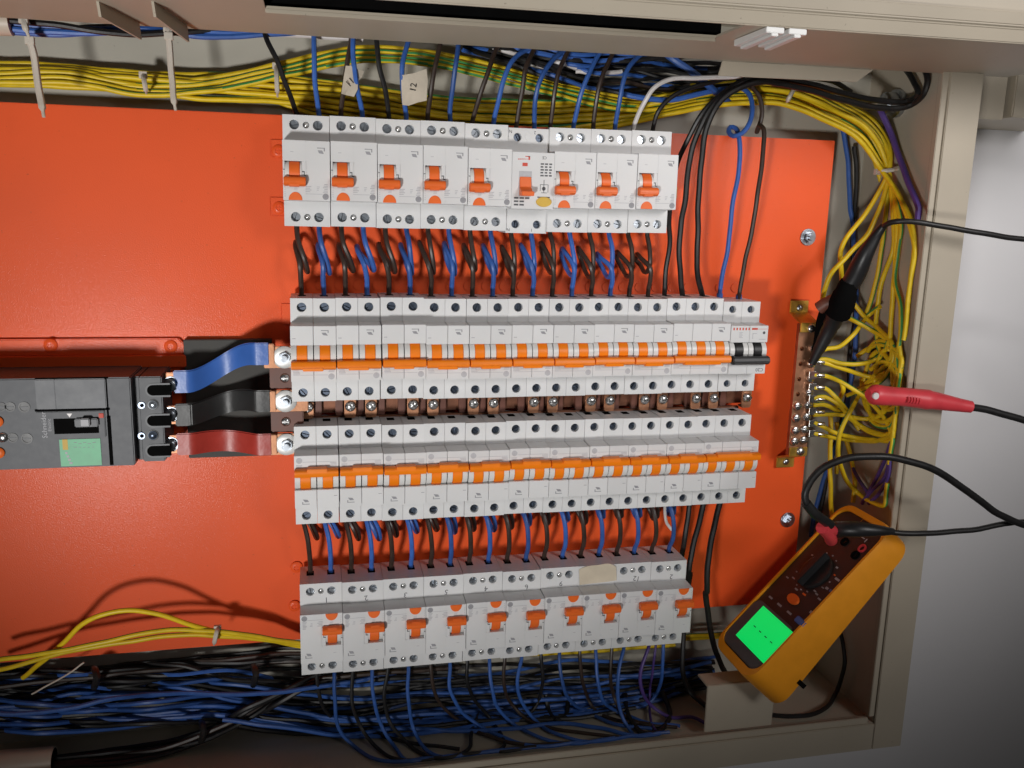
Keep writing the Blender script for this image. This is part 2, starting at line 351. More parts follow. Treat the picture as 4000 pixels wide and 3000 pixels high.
# ================================================================ ORANGE MOUNTING PLATE with rails
pl = root('mounting_plate', (150, -28, -4), 'glossy orange steel mounting plate behind the breakers', 'panel'); op = (150, -28, -4)
def hexbolt(mbb, c, z, r=5):
    mbb.cyl(c, r*1.25, z, z+.8, 18); n = 6
    mbb.prism([(c[0]+r*math.cos(i*math.pi/3+.3), c[1]+r*math.sin(i*math.pi/3+.3)) for i in range(6)], z+.7, z+4)
    mbb.cyl(c, r*.55, z+3.9, z+6.5, 12)
apart('plate', MB().m('orange').box(XL+60, 521, -264, 206, -3, 0), pl, op, .5)
for i, y in enumerate((158, 17, -90, -231)):
    ra = MB().m('orange'); ra.box(22, (349, 428, 428, 372)[i], y-17.5, y+17.5, .3, 2); ra.box(22, (349, 428, 428, 372)[i], y-13, y-11, 2, 8); ra.box(22, (349, 428, 428, 372)[i], y+11, y+13, 2, 8)
    apart('din_rail', ra, pl, op, .4)
def dome(k, c, z, r):
    s_ = MB().m(k); s_.lathe((c[0], c[1], z), [(r, 0), (r*.98, r*.18), (r*.75, r*.42), (r*.4, r*.55), (r*.1, r*.6)], 20); return s_
for px, py in ((1087, 590), (1090, 812), (1158, 2218), (1150, 2370), (200, 1347), (668, 1352)):
    q = U(px, py, 3); z_ = 1 if px > 700 else 4.5; s_ = MB().m('orange'); s_.lathe((q.x, q.y, z_), [(5.4, 0), (5.3, .9), (4.4, 1.6), (2.6, 1.9), (2.4, 1.1), (.2, 1.0)], 20); s_.box(q.x-2.8, q.x+2.8, q.y-.45, q.y+.45, z_+.8, z_+1.75); s_.box(q.x-.45, q.x+.45, q.y-2.8, q.y+2.8, z_+.8, z_+1.74)
    apart('painted_screw', s_, pl, op)
# raised painted pads under the row ends
for px0, py0, px1, py1 in ((1058, 545, 1110, 612), (1056, 770, 1110, 842), (1100, 1185, 1160, 1268)):
    a = U(px0, py1, 1); b = U(px1, py0, 1); apart('raised_pad', MB().m('orange').box(a.x, b.x+6, a.y, b.y, .1, 1.1), pl, op, .5)
# foot strip of the main switch
a = U(100, 1392, 5); b = U(735, 1322, 5)
fs = MB().m('orange'); fs.prism([(XL+70, a.y), (b.x, a.y), (b.x, b.y-8), (b.x-8, b.y), (XL+90, b.y), (XL+80, b.y-6)], .2, 4.5); fs.prism([(XL+70, a.y-10), (b.x-2, a.y-10), (b.x-2, a.y+.5), (XL+70, a.y+.5)], .2, 9)
apart('switch_foot_strip', fs, pl, op, .8)
for i in range(26):     # stamped rail knock-outs along the second rail
    cx = 24+18*(i*.9); q = MB().m('orange'); q.cyl((cx, 66), 4.5, .15, .9, 14); apart('stamped_boss', q, pl, op)
for px, py in ((3163, 927), (3083, 2035)):
    q = U(px, py, 4); s_ = MB().m('steel'); s_.cyl((q.x, q.y), 8, .2, 1.6, 24); hexbolt(s_, (q.x, q.y), 1.5, 5); apart('fixing_bolt', s_, pl, op, .3)
# clip end of the first rail, seen beside the row
rc = MB().m('orange'); rc.box(341, 352, 146, 158, 8, 20); rc.box(341, 349, 120, 140, 8, 18); rc.box(344, 356, 163, 168, 8, 16); apart('rail_clip', rc, pl, op, .8)
rc = MB().m('zinc'); rc.box(342, 353, 147, 158, 20.2, 26); apart('rail_clip', rc, pl, op, .5)
# ================================================================ BREAKERS
def screw_mesh(r, k, h=3.2):
    s_ = MB().m(k); s_.cyl((0, 0), r, 0, h*.55, 16)
    for sgn in (1, -1):
        pts = []
        for i in range(9):
            t = math.pi*i/8; pts.append((r*.96*math.cos(t), r*.10+r*.86*math.sin(t)))
        if sgn < 0: pts = [(-x, -y) for x, y in pts]
        s_.prism(pts, h*.5, h)
    s_.box(-r*.16, r*.16, r*.12, r*.75, h*.9, h*1.02) 
    return s_.mesh('screw', bevel=.15)
SCR = screw_mesh(3.6, 'steeld', 4); SCRB = screw_mesh(3.6, 'steel', 4); SCRS = MB().m('bright').lathe((0, 0, 0), [(2.3, 0), (2.3, 5), (1.7, 6.4), (.8, 7), (.1, 7.1)], 14).mesh('screw'); SCRX = screw_mesh(3.0, 'steel')
def housing(w, zs, zn, holes, side_open, notch=None):     # holes: list of (x0,x1,cx,r) for both shoulders
    s_ = MB().m('white'); h = 42.7; g_ = .12
    s_.box(-w/2+g_, w/2-g_, -h, h, 9, zs-8)
    for sg in (1, -1):
        ya, yb = (23.2, h) if sg > 0 else (-h, -23.2)
        for x0, x1, cx, r in holes:
            s_.hole(x0+(g_ if x0 <= -w/2+.01 else 0), x1-(g_ if x1 >= w/2-.01 else 0), ya, yb, zs, (cx, sg*35.4), r, 8)
        # walls of the shoulder
        x0, x1 = -w/2+g_, w/2-g_
        s_.add([(x0, ya, zs), (x0, yb, zs), (x0, yb, zs-8), (x0, ya, zs-8)], [(0, 1, 2, 3)])
        s_.add([(x1, ya, zs), (x1, yb, zs), (x1, yb, zs-8), (x1, ya, zs-8)], [(3, 2, 1, 0)])
        yo = yb if sg > 0 else ya
        s_.add([(x0, yo, zs), (x1, yo, zs), (x1, yo, zs-8), (x0, yo, zs-8)], [(0, 1, 2, 3)])
    return s_
def nose(s_, x0, x1, zs, zn, win=True):                   # window between y=-5.5 and 7 for the barrel
    s_.m('white')
    if win:
        s_.prismx([(7, zs-8), (23.2, zs-8), (23.2, zs), (22.5, zn), (7, zn)], x0, x1)
        s_.prismx([(-23.2, zs-8), (-10.5, zs-8), (-10.5, zn), (-22.5, zn), (-23.2, zs)], x0, x1)
        s_.box(x0, x1, -10.6, 7.1, zs-8, zn-7)
    else:
        s_.prismx([(-23.2, zs-8), (23.2, zs-8), (23.2, zs), (22.5, zn), (-22.5, zn), (-23.2, zs)], x0, x1)
def arc(s_, x0, x1, cy, cz, r, a0, a1, n=10, rin=2):
    pts = [(cy+r*math.cos(a0+(a1-a0)*i/n), cz+r*math.sin(a0+(a1-a0)*i/n)) for i in range(n+1)]
    pts += [(cy+rin*math.cos(a1), cz+rin*math.sin(a1)), (cy+rin*math.cos(a0), cz+rin*math.sin(a0))]
    s_.prismx(pts, x0, x1)
MESH = {}
def nz(a): return random.uniform(-a, a)
def build_mcb(n):
    if n in MESH: return MESH[n]
    w = 18*n; zs, zn = 50., 68.; P = {}
    hs = housing(18, zs, zn, [(-9, 9, 0, 3.8)], True); nose(hs, -8.82, 8.82, zs, zn); P['pole'] = hs.mesh('pole_housing', bevel=.22)
    ba = MB().m('barrel')
    arc(ba, -8.6, -4.3, -1.7, 59.5, 9.4, R(12), R(168)); arc(ba, 4.3, 8.6, -1.7, 59.5, 9.4, R(12), R(168)); P['barrel'] = ba.mesh('barrel')
    tg = MB().m('tog'); X = [-w/2+9+18*i for i in range(n)]
    for x in X: arc(tg, x-4.1, x+4.1, -1.7, 59.5, 9.9, R(25), R(165))
    tg.prismx([(-11.8, 67.5), (-6.2, 67.5), (-5.2, 69.5), (-5.6, 73.6), (-7.5, 75), (-10.4, 75), (-12, 73.2), (-12.3, 69.5)], -w/2+.5, w/2-.5)
    tg.prismx([(-13.6, 69.5), (-10, 69.5), (-10, 75.6), (-12.8, 75.3)], -w/2+9.5, w/2-10.5)
    P['toggle'] = tg.mesh('toggle', bevel=.35)
    pr = MB().m('print'); xl = w/2-9                     # flag-shaped mark on the last pole
    pr.prism([(xl-2.6, 17.2), (xl+.8, 17.2), (xl+2.4, 14.8), (xl-1.4, 15.2)], zn+.02, zn+.1); pr.box(xl-3, xl+3, 18.6, 19.2, zn+.02, zn+.1); pr.box(xl+2.2, xl+3, 17, 18.6, zn+.02, zn+.1)
    pr.box(-w/2+1.5, -w/2+4.2, 12.2, 12.6, zn+.02, zn+.1)
    pr.m('printl'); pr.box(-w/2+2, w/2-7, -17.3, -16.95, zn+.02, zn+.1)
    for k in range(3): pr.box(-w/2+1.8, -w/2+6.2+k*.5, -14-k*1.2, -13.3-k*1.2, zn+.02, zn+.1)
    for k in range(4): pr.box(w/2-6.5+.4*k, w/2-1.5, -14.8+k*1.1, -14.2+k*1.1, zn+.02, zn+.1)
    P['print'] = pr.mesh('printed_marking', smooth=False)
    rd = MB().m('printl'); rd.cyl((w/2-4.2, -18.4), 2.5, zn+.02, zn+.12, 20); P['roundel'] = rd.mesh('roundel_mark', smooth=False)
    te = MB().m('blackpit'); te.box(-3.2, 3.2, 42.4, 42.85, 24, 33); P['entry'] = te.mesh('terminal_opening', smooth=False)
    MESH[n] = P; return P
def mcb(n, cx, cy, flip, label, group):
    P = build_mcb(n); o = root('circuit_breaker', (cx+nz(.12), cy+nz(.55), 9+nz(.25)), label, 'breaker', group, (math.pi if flip else 0)+nz(.0035))
    for i in range(n):
        x = -9*n+9+18*i
        p_ = part('pole_housing', P['pole'], o, loc=(x, 0, -9)); part('barrel', P['barrel'], o, loc=(x, 0, -9))
        for sg in (1, -1):
            q = part('screw', SCR, o, loc=(x, sg*35.4, 42-9+.05), rot=random.uniform(0, 6.28))
            part('terminal_opening', P['entry'], p_, loc=(0, 0, 0), rot=0 if sg > 0 else math.pi)
    part('toggle', P['toggle'], o, loc=(0, 0, -9)); part('printed_marking', P['print'], o, loc=(0, 0, -9)); part('roundel_mark', P['roundel'], o, loc=(0, 0, -9))
    return o
yBc, yCc = 17.3, -90.2
rowB = 'C20 row'; rowC = 'in the row ending with a three pole breaker beside bare orange plate'
x = 15.4
for i in range(10):
    n = 3 if i == 9 else 2
    if i == 2: x += .3
    mcb(n, x+9*n, yBc, False, f'white {"three" if n==3 else "two"} pole breaker, {ORD[i]} from the busbar bolts in the C20 breaker row', 'two pole breakers along the busbars')
    x += 18*n
xC20 = x+.5
x = 16.1
for i in range(11):
    n = 3 if i == 10 else 2
    if i == 1: x += .35
    mcb(n, x+9*n, yCc, True, f'white {"three" if n==3 else "two"} pole breaker, {ORD[i]} from the busbar bolts, row next to the taped row', 'two pole breakers along the busbars')
    x += 18*n
# ---- C20 breaker with black toggles
o = root('circuit_breaker', (xC20+18, 16.6, 9), 'white two pole breaker with black toggles marked C20, at the end of its row', 'breaker')
for i in range(2):
    x = -9+18*i
    hs = housing(18, 50, 68, [(-9, 9, 0, 3.4)], True); nose(hs, -8.9, 8.9, 50, 68); p_ = part('pole_housing', hs, o, .3, loc=(x, 0, -9))
    p_.data.transform(Matrix.Diagonal((1, .965, 1, 1)))
    part('barrel', MESH[2]['barrel'], o, loc=(x, 0, -9))
    for sg in (1, -1): part('screw', SCR, o, loc=(x, sg*34.2, 33), rot=random.uniform(0, 6))
tg = MB().m('black')
for x in (-9, 9): arc(tg, x-4, x+4, -1.7, 59.5, 10.1, R(25), R(165))
tg.prismx([(-11.8, 68), (-6, 67.5), (-4.6, 70), (-5.2, 74.6), (-7.5, 76.2), (-10.4, 76.2), (-12.4, 74), (-12.6, 70)], -17.2, 18.2); part('toggle', tg, o, .8, loc=(0, 0, -9))
pr = MB().m('printr')
for k in range(6): pr.box(-16+2.9*k, -14.6+2.9*k, 17.8, 20, 68.02, 68.1)
pr.box(2, 7.5, 18, 19.8, 68.02, 68.1); pr.box(7.5, 17, 18.6, 18.9, 68.02, 68.1)
pr.m('printl')
for k in range(5): pr.box(-10, -6.5-(k % 2), 15.4-k*1.1, 15.9-k*1.1, 68.02, 68.1)
pr.box(3, 3.5, 10, 15, 68.02, 68.1); pr.box(3, 7, 14.5, 15, 68.02, 68.1); pr.box(9.5, 16, 9.2, 9.9, 68.02, 68.1); pr.m('printd'); pr.cyl((14, 15.4), 1.3, 68.02, 68.1, 14)
part('printed_marking', pr, o, loc=(0, 0, -9), smooth=False)
part('rating_text', text_mesh('C20', 3.2, 'printd'), o, loc=(12.2, -18, 59.1), rot=math.pi)
# ---- residual current breakers (two modules wide)
def build_rcbo():
    if 'r' in MESH: return MESH['r']
    P = {}; zs, zn = 48., 66.
    hs = housing(35.9, zs, zn, [(-17.95, -4.5, -9, 3.75), (-4.5, 4.5, 0, 2.5), (4.5, 17.95, 9, 3.75)], True)
    nose(hs, -17.75, -.1, zs, zn, True); nose(hs, -.1, 17.75, zs, zn, False)
    hs.m('white'); hs.box(-17.7, -16.3, -10.4, 7, zn-7, zn-.1); hs.box(-3.4, -.2, -10.4, 7, zn-7, zn-.1)
    P['body'] = hs.mesh('housing', bevel=.22)
    ba = MB().m('barrel'); arc(ba, -16.2, -13.1, -1.7, 58, 8.8, R(12), R(168)); arc(ba, -4.9, -3.5, -1.7, 58, 8.8, R(12), R(168)); ba.m('printd').box(-3.5, -1.6, -1.2, -.5, zn+.02, zn+.12).box(-2, -1.4, -3.4, -.5, zn+.02, zn+.12).box(-1.6, -.4, -3.9, -3.3, zn+.02, zn+.12).box(-17.4, -16.2, .2, .8, zn+.02, zn+.12); P['barrel'] = ba.mesh('barrel')
    tg = MB().m('tog2'); arc(tg, -13, -5, -1.7, 58, 9.6, R(25), R(165))
    tg.prismx([(-11.4, 65.8), (-5.6, 65.4), (-4.6, 67.5), (-5.2, 71.8), (-7, 73), (-9.8, 73), (-11.6, 71.2), (-12, 67.8)], -17.2, -.6); tg.prismx([(-12.6, 68), (-9, 68), (-9, 72.3), (-11.8, 72.2)], -13.4, -5)
    P['toggle'] = tg.mesh('toggle', bevel=.5)
    tb = MB().m('tog2'); pts = [(-8.6+5.2*math.cos(math.pi*i/14), -22.4+6.2*math.sin(math.pi*i/14)) for i in range(15)]; tb.prism(pts, zn-.4, zn+.5); P['test'] = tb.mesh('test_button', bevel=.15)
    pr = MB().m('print'); xl = 11
    pr.prism([(xl-2.4, 15.6), (xl+1, 15.6), (xl+2.2, 13), (xl-1.4, 13.4)], zn+.02, zn+.1); pr.box(xl-2.8, xl+3, 17, 17.6, zn+.02, zn+.1); pr.box(xl+2.2, xl+3, 15, 17, zn+.02, zn+.1)
    pr.m('printl'); pr.box(-12, -9.6, 13.6, 14, zn+.02, zn+.1)
    pr.box(-1, 12, -17.6, -17.25, zn+.02, zn+.1)
    for k in range(5): pr.box(-16.6, -16.1, -20+k*1.7, -19.2+k*1.7, zn+.02, zn+.1)
    for k in range(4): pr.box(-1, 2.5+(k % 2), -16+k*1.3, -15.4+k*1.3, zn+.02, zn+.1)
    for k in range(6): pr.box(12.2+(k % 3)*.5, 15.8, -16.5+k*1.25, -15.8+k*1.25, zn+.02, zn+.1)
    for k in range(3): pr.box(7.5, 9+k*.4, -14.6+k*1.2, -14.1+k*1.2, zn+.02, zn+.1); pr.box(-9.9+k*.3, -7, -14.8+k, -14.4+k, zn+.02, zn+.1)
    P['print'] = pr.mesh('printed_marking', smooth=False)
    rd = MB().m('print'); rd.cyl((14.2, -19.2), 2.4, zn+.02, zn+.12, 20); P['roundel'] = rd.mesh('roundel_mark', smooth=False)
    sd = MB().m('printl')
    for k in range(2): sd.box(-15, -6+2*k, -23.1, -23.0, 0, .1)
    sl = MB().m('blackpit'); sl.box(-12.2, -5.8, 42.4, 42.85, 20, 30); sl.box(5.8, 12.2, 42.4, 42.85, 20, 30); P['entry'] = sl.mesh('terminal_opening', smooth=False)
    st = MB().m('printd')
    for k in range(8): st.box(3.4+k*1.6, 4.4+k*1.6, -23.0, -22.88, 0, 1)
    MESH['r'] = P; return P
def rcbo(cx, cy, flip, label, group):
    P = build_rcbo(); o = root('residual_current_breaker', (cx+nz(.1), cy+nz(.5), 9+nz(.3)), label, 'breaker', group, (math.pi if flip else 0)+nz(.004))
    b = part('housing', P['body'], o, loc=(0, 0, -9)); part('barrel', P['barrel'], o, loc=(0, 0, -9)); part('toggle', P['toggle'], o, loc=(0, 0, -9)); part('test_button', P['test'], o, loc=(0, 0, -9))
    part('printed_marking', P['print'], o, loc=(0, 0, -9)); part('roundel_mark', P['roundel'], o, loc=(0, 0, -9))
    for sg in (1, -1):
        part('terminal_opening', P['entry'], b, rot=0 if sg > 0 else math.pi)
        for x, me in ((-9, SCRB), (0, SCRS), (9, SCRB)): part('screw', me, o, loc=(x, sg*35.4, 31.05), rot=random.uniform(0, 6.28))
    return o
yAc, yDc = 159.6, -231.3
A_X = [12.7+18+36*i for i in range(9)]
for i in range(6, 9): A_X[i] -= .9
for i in range(9):
    if i == 5: continue
    rcbo(A_X[i], yAc, False, f'white residual breaker, {ORD[i]} from the main switch end, in the row beside the open cover', 'residual current breakers beside the cover')
DX = [17.9+17.9+35.85*i for i in range(10)]
HW = ['1', '2', '3', '5', '4', '6', '9', '11', '12', '2']
for i in range(10):
    lab = 'white residual current breaker under a strip of masking tape' if i == 7 else f'white residual breaker with pencilled number, {ORD[i]} from the main switch end, taped row'
    o = rcbo(DX[i], yDc, True, lab, 'residual current breakers in the taped row')
    if i != 7: part('pencilled_number', text_mesh(HW[i], 5.0, 'pencil', extr=.03), o, loc=(-3+random.uniform(-2, 2), -27.0, 39.05), rot=random.uniform(-.25, .25))
# masking tape over the screws of one unit
tp = MB().m('tape'); N = 14; vs = []; fs = []
outl = lambda u: (-191.0+5.2*(1-abs(2*u-1)**3)*(.55+.5*u), -206.2+2.*u)
for i in range(N+1):
    u = i/N; x = DX[7]-17.5+36*u; yt, yb_ = outl(u); yt += .5*math.sin(9*u)
    for k in range(6):
        v = k/5; y = yt+(yb_-yt)*v; z = 48.9+.5*math.sin(u*7+v*3)*.4+(1.5*max(0, .3-v) if y > -189.2 else 0); vs.append((x+1.2*v, y, z))
nn = len(vs); vs += [(a, b, c-.25) for a, b, c in vs]
for i in range(N):
    for k in range(5):
        a = i*6+k; fs += [(a, a+1, a+7, a+6), (nn+a+6, nn+a+7, nn+a+1, nn+a)]
for i in range(N): fs += [(i*6, i*6+6, nn+i*6+6, nn+i*6), (i*6+5, nn+i*6+5, nn+i*6+11, i*6+11)]
tp.add(vs, fs); solo('tape_strip', tp, (DX[7], -198, 48.5), 'strip of cream masking tape stuck over the screws of one breaker', 'tape')
# ---- the odd residual breaker with yellow oval button
o = root('residual_current_breaker', (A_X[5]-.4, yAc-2, 9), 'white residual current breaker of another make with yellow oval test button', 'breaker')
zs, zn = 46., 66.
hs = housing(35.6, zs, zn, [(-17.8, 0, -9.3, 3.4), (0, 17.8, 9.3, 3.4)], True); nose(hs, -17.7, 17.7, zs, zn, False); b = part('housing', hs, o, .3, loc=(0, 0, -9))
for sg in (1, -1):
    for x in (-9.3, 9.3): part('screw', SCR, o, loc=(x, sg*35.4, zs-8-9+.05), rot=random.uniform(0, 6))
    c = MB().m('white'); c.cyl((0, sg*36), 3, zs-9+.02, zs-9+.25, 20); part('blind_boss', c, o)
tg = MB().m('printl'); tg.box(-11.8, -1.2, -12.5, 7.5, zn+.02-9, zn+.12-9); part('toggle_recess', tg, o)
tg = MB().m('tog2'); tg.prismx([(-12, 57.2), (3, 57.2), (3, 58), (-5, 59.4), (-9, 66), (-12, 66)], -11.3, -1.7); tg.box(-11.2, -1.0, -12.2, -8.6, 57.2, 67.2); part('toggle', tg, o, .5)
by = MB().m('labely'); pts = [(9.5+6.6*math.cos(2*math.pi*i/28), -16.6+4*math.sin(2*math.pi*i/28)) for i in range(28)]; by.m('labely').prism(pts, zn-9.2, zn-9+1.2); part('test_button', by, o, .5)
pr = MB().m('printr'); pr.box(-9.2, -5, 11.4, 14, 57.03, 57.4)
for k in range(5): pr.box(-13+k*1.7, -11.7+k*1.7, 16.4+.1*k, 17.2, 57.03, 57.12)
pr.box(-4.4, -3, 16.4, 19.4, 57.03, 57.12); pr.box(-7, -3, 18.8, 19.4, 57.03, 57.12)
pr.m('printd')
for k in range(5):
    for j in range(3): pr.box(6+3.6*j, 8.8+3.4*j-.5*(k % 2), 13-2.3*k, 14.2-2.3*k, 57.03, 57.12)
for k in range(3):
    for j in range(2+(k == 0)): pr.box(-15.5+4.6*j, -11.8+4.6*j, -14.6-2.7*k, -13.2-2.7*k, 57.03, 57.12)
pr.box(4, 14.5, -13.4, -12.4, 57.03, 57.12); pr.box(6, 13, -3, -2.6, 57.03, 57.12); pr.box(6, 6.4, -8, -3, 57.03, 57.12); pr.box(12.6, 13, -9, -3, 57.03, 57.12); pr.box(7, 12, -9.5, -9.1, 57.03, 57.12); pr.box(9, 9.5, -9, 1, 57.03, 57.12); pr.cyl((9.2, -6), 1.6, 57.03, 57.12, 12)
part('printed_marking', pr, o, smooth=False)
part('approval_text', text_mesh('CE', 2.3, 'printd'), o, loc=(9, 18.6, 57.08), rot=math.pi)
for t_, x, y in (('N', -15.4, 39.8), ('2', 5.4, 39.6), ('N', -15.4, -40), ('1', 4.8, -40)): part('terminal_text', text_mesh(t_, 2.6, 'printd'), o, loc=(x, y, zs-9+.06), rot=math.pi)
# ================================================================ BUSBARS between the two middle rows
bus = root('busbar_assembly', (220, -36, 8), 'three tarnished copper busbars between the two middle breaker rows', 'busbar'); ob = (220, -36, 8)
for k, y in enumerate((10.6, -26.3, -63.4)):
    b = MB().m('copper' if k != 9 else 'copperd'); b.box(-6.5, 28, y-9, y+9, 41, 44.5); apart('busbar_end', b, bus, ob, .5)
    w = MB().m('washer'); w.lathe((9.8, y, 44.6), [(9.2, 0), (9.2, .9), (8, 1.6), (5.2, 1.8), (5.2, 1.9)], 28); apart('washer', w, bus, ob)
    h_ = MB().m('steel'); h_.prism([(9.8+5*math.cos(i*math.pi/3+.4), y+5*math.sin(i*math.pi/3+.4)) for i in range(6)], 46.4, 50.4); h_.cyl((9.8, y), 2.7, 50.3, 54, 14); apart('bolt', h_, bus, ob, .4)
    bb = MB().m('copperd'); yy = (-20, -36.5, -53)[k]; bb.box(14, 438 if k == 1 else 432, yy-7, yy+7, 12+2*k, 16+2*k); apart('busbar', bb, bus, ob, .4)
for k, y in enumerate((-7.6, -44.8)):
    b = MB().m('brown'); b.box(-2.5, 24, y-9.3, y+9.3, 36, 40.5); apart('insulator_block', b, bus, ob, .8)
    s_ = dome('bright', (9.5, y), 40.5, 4); s_.box(6.8, 12.2, y-.6, y+.6, 42.2, 43.2); apart('screw', s_, bus, ob)
for i in range(23):
    x = 27.2+18*i
    if i % 4 in (1, ) or i == 10: continue
    if i in (4, 7, 9, 12, 14, 16, 19, 21): continue
for i, x in enumerate([27.4, 63.2, 81.0, 117.3, 135, 171, 189, 226, 244, 280, 298, 332, 350, 383.2, 401.3, 435.4]):
    b = MB().m('copper'); b.box(x-5, x+5, -44, -26.5, 26, 28.4); b.prism([(x-4, -46), (x+4, -46), (x+5, -43.9), (x-5, -43.9)], 20, 28.3); apart('branch_strap', b, bus, ob, .4)
    s_ = MB().m('bright'); s_.lathe((x, -35.6, 28.5), [(4.6, 0), (4.6, 1.4), (3.8, 2.8), (2, 3.6), (.3, 3.8)], 18); s_.box(x-3.6, x+3.6, -36.1, -35.1, 30.9, 32.2); s_.box(x-.5, x+.5, -39, -32.2, 30.9, 32.1); ob_ = apart('strap_screw', s_, bus, ob)
for i in range(22):
    x = 36+18*i; b = MB().m('brown'); b.box(x-3.2, x+3.2, -45, -28, 17, 22+random.uniform(0, 2)); apart('shroud', b, bus, ob, .5)
# ================================================================ MAIN SWITCH (moulded case breaker)
ms = root('main_breaker', (-150, -37, 6), 'charcoal moulded case main breaker with green label', 'breaker'); om = (-150, -37, 6)
def K5(x, y, z): return U(x*.5425, 1250+y*.5425, z)
def rect5(mbb, x0, y0, x1, y1, z, t):
    a = K5(x0, y1, z); b = K5(x1, y0, z); c_ = K5(x0, y0, z); d = K5(x1, y1, z); xa, xb = (a.x+c_.x)/2, (b.x+d.x)/2; ya, yb_ = (a.y+d.y)/2, (b.y+c_.y)/2
    mbb.box(xa, xb, ya, yb_, z-t, z); return (xa, xb, ya, yb_)
y0, y1 = -72.6, -1.2; xe = -106.5
cs = MB().m('mgrey'); cs.box(-262, xe, y0, y1, 6, 60); cs.box(xe+5, -84.5, y0+1, y1-1, 6, 54); cs.box(xe-.1, xe+5.1, y0+1.5, y1-1.5, 6, 50); apart('case', cs, ms, om, .9)
fr = MB().m('mgrey2'); rect5(fr, 255, 425, 762, 640, 62.2, 3); apart('blank_cover', fr, ms, om, .6)
ln = MB().m('mgrey'); rect5(ln, 392, 428, 398, 640, 62.35, .5); apart('cover_seam', ln, ms, om)
for r_ in ((250, 414, 775, 426), (762, 420, 776, 700), (250, 638, 790, 654), (780, 690, 806, 1045)):
    g_ = MB().m('blackpit'); rect5(g_, *r_, 60.4, .8); apart('shadow_gap', g_, ms, om)
tp_ = MB().m('mgrey'); rect5(tp_, 262, 658, 757, 850, 61.6, 3); apart('toggle_plate', tp_, ms, om, .5)
dk = MB().m('blackpit'); rect5(dk, 388, 710, 708, 818, 62.3, .5); apart('toggle_slot', dk, ms, om)
hd = MB().m('mgrey2'); rect5(hd, 535, 712, 705, 772, 65, 3); hd.m('printl'); rect5(hd, 575, 712, 645, 770, 68, 4); apart('handle', hd, ms, om, .7)
rd = MB().m('printr'); rect5(rd, 710, 672, 745, 706, 62.3, .8); apart('trip_button', rd, ms, om, .3)
gl = MB().m('green'); ga = rect5(gl, 432, 857, 728, 1050, 60.5, .6); gl.m('labely'); rect5(gl, 450, 860, 488, 935, 60.62, .1); gl.m('printl')
for k in range(4): rect5(gl, 470+10*k, 950+24*k, 486+12*k, 966+24*k, 60.62, .1)
gl.m('print')
for k in range(5): rect5(gl, 530+34*k, 880+8*(k % 2), 552+34*k, 884+8*(k % 2), 60.6, .08); rect5(gl, 530+34*k, 915, 555+30*k, 918, 60.6, .08)
apart('rating_label', gl, ms, om)
q = K5(318, 757, 62); tx = text_mesh('Schneider', 3.8, 'printl'); part('maker_text', tx, ms, loc=(q.x-om[0], q.y-om[1], 61.75-om[2]), rot=math.pi/2)
q = K5(356, 757, 62); tx = text_mesh('Electric', 2.4, 'printl'); part('maker_text', tx, ms, loc=(q.x-om[0], q.y-om[1], 61.75-om[2]), rot=math.pi/2)
q = K5(500, 687, 62); tw = MB().m('wht'); tw.prism([(q.x-2, q.y+1.4), (q.x, q.y-1.6), (q.x+2, q.y+1.4)], 61.62, 61.75); apart('arrow_mark', tw, ms, om)
for x_, y_, r_ in ((175, 627, 4.2), (195, 853, 4.2), (73, 625, 3.8), (92, 848, 3.8), (8, 625, 3.6)):
    q = K5(x_, y_, 60); s_ = MB().m('black'); s_.lathe((q.x, q.y, 60.02), [(r_, 0), (r_, .5), (r_*.75, .5), (r_*.7, -.4), (r_*.2, -.4)], 20); s_.m('mgrey2').box(q.x-r_*.6, q.x+r_*.6, q.y-.4, q.y+.4, 59.9, 60.3); apart('cover_screw', s_, ms, om)
q = K5(20, 845, 60); s_ = dome('bright', (q.x, q.y), 60.05, 4); apart('cover_screw', s_, ms, om)
for x_, y_ in ((-22, 735), (-12, 960)):
    q = K5(x_, y_, 62); s_ = MB().m('tog2'); s_.lathe((q.x, q.y, 60.05), [(4.2, 0), (4.2, 1.4), (3.2, 2.2), (.5, 2.4)], 18); apart('terminal_cap', s_, ms, om)
for y_ in (505, 725, 942):
    q = K5(1110, y_, 54); s_ = MB().m('mgrey2'); ring = [(q.x-1+5.6*math.cos(t), q.y+5.6*math.sin(t)) for t in [math.pi/2+math.pi*i/12 for i in range(13)]]
    s_.prism(ring[::1]+[(q.x+12, q.y-5.6), (q.x+12, q.y+5.6)], 53.5, 54.6); s_.m('blackpit'); ring = [(q.x-1+4.2*math.cos(t), q.y+4.2*math.sin(t)) for t in [math.pi/2+math.pi*i/12 for i in range(13)]]
    s_.prism(ring+[(q.x+13, q.y-4.2), (q.x+13, q.y+4.2)], 53.6, 54.8); apart('terminal_window', s_, ms, om)
    q = K5(1222, y_-35, 50); s_ = MB().m('steel'); s_.lathe((q.x, q.y, 44), [(6.2, 0), (6.2, 1.5), (4.6, 1.6), (4.6, 5), (3.2, 6), (1.2, 6), (1.2, 4)], 20); apart('terminal_screw', s_, ms, om)
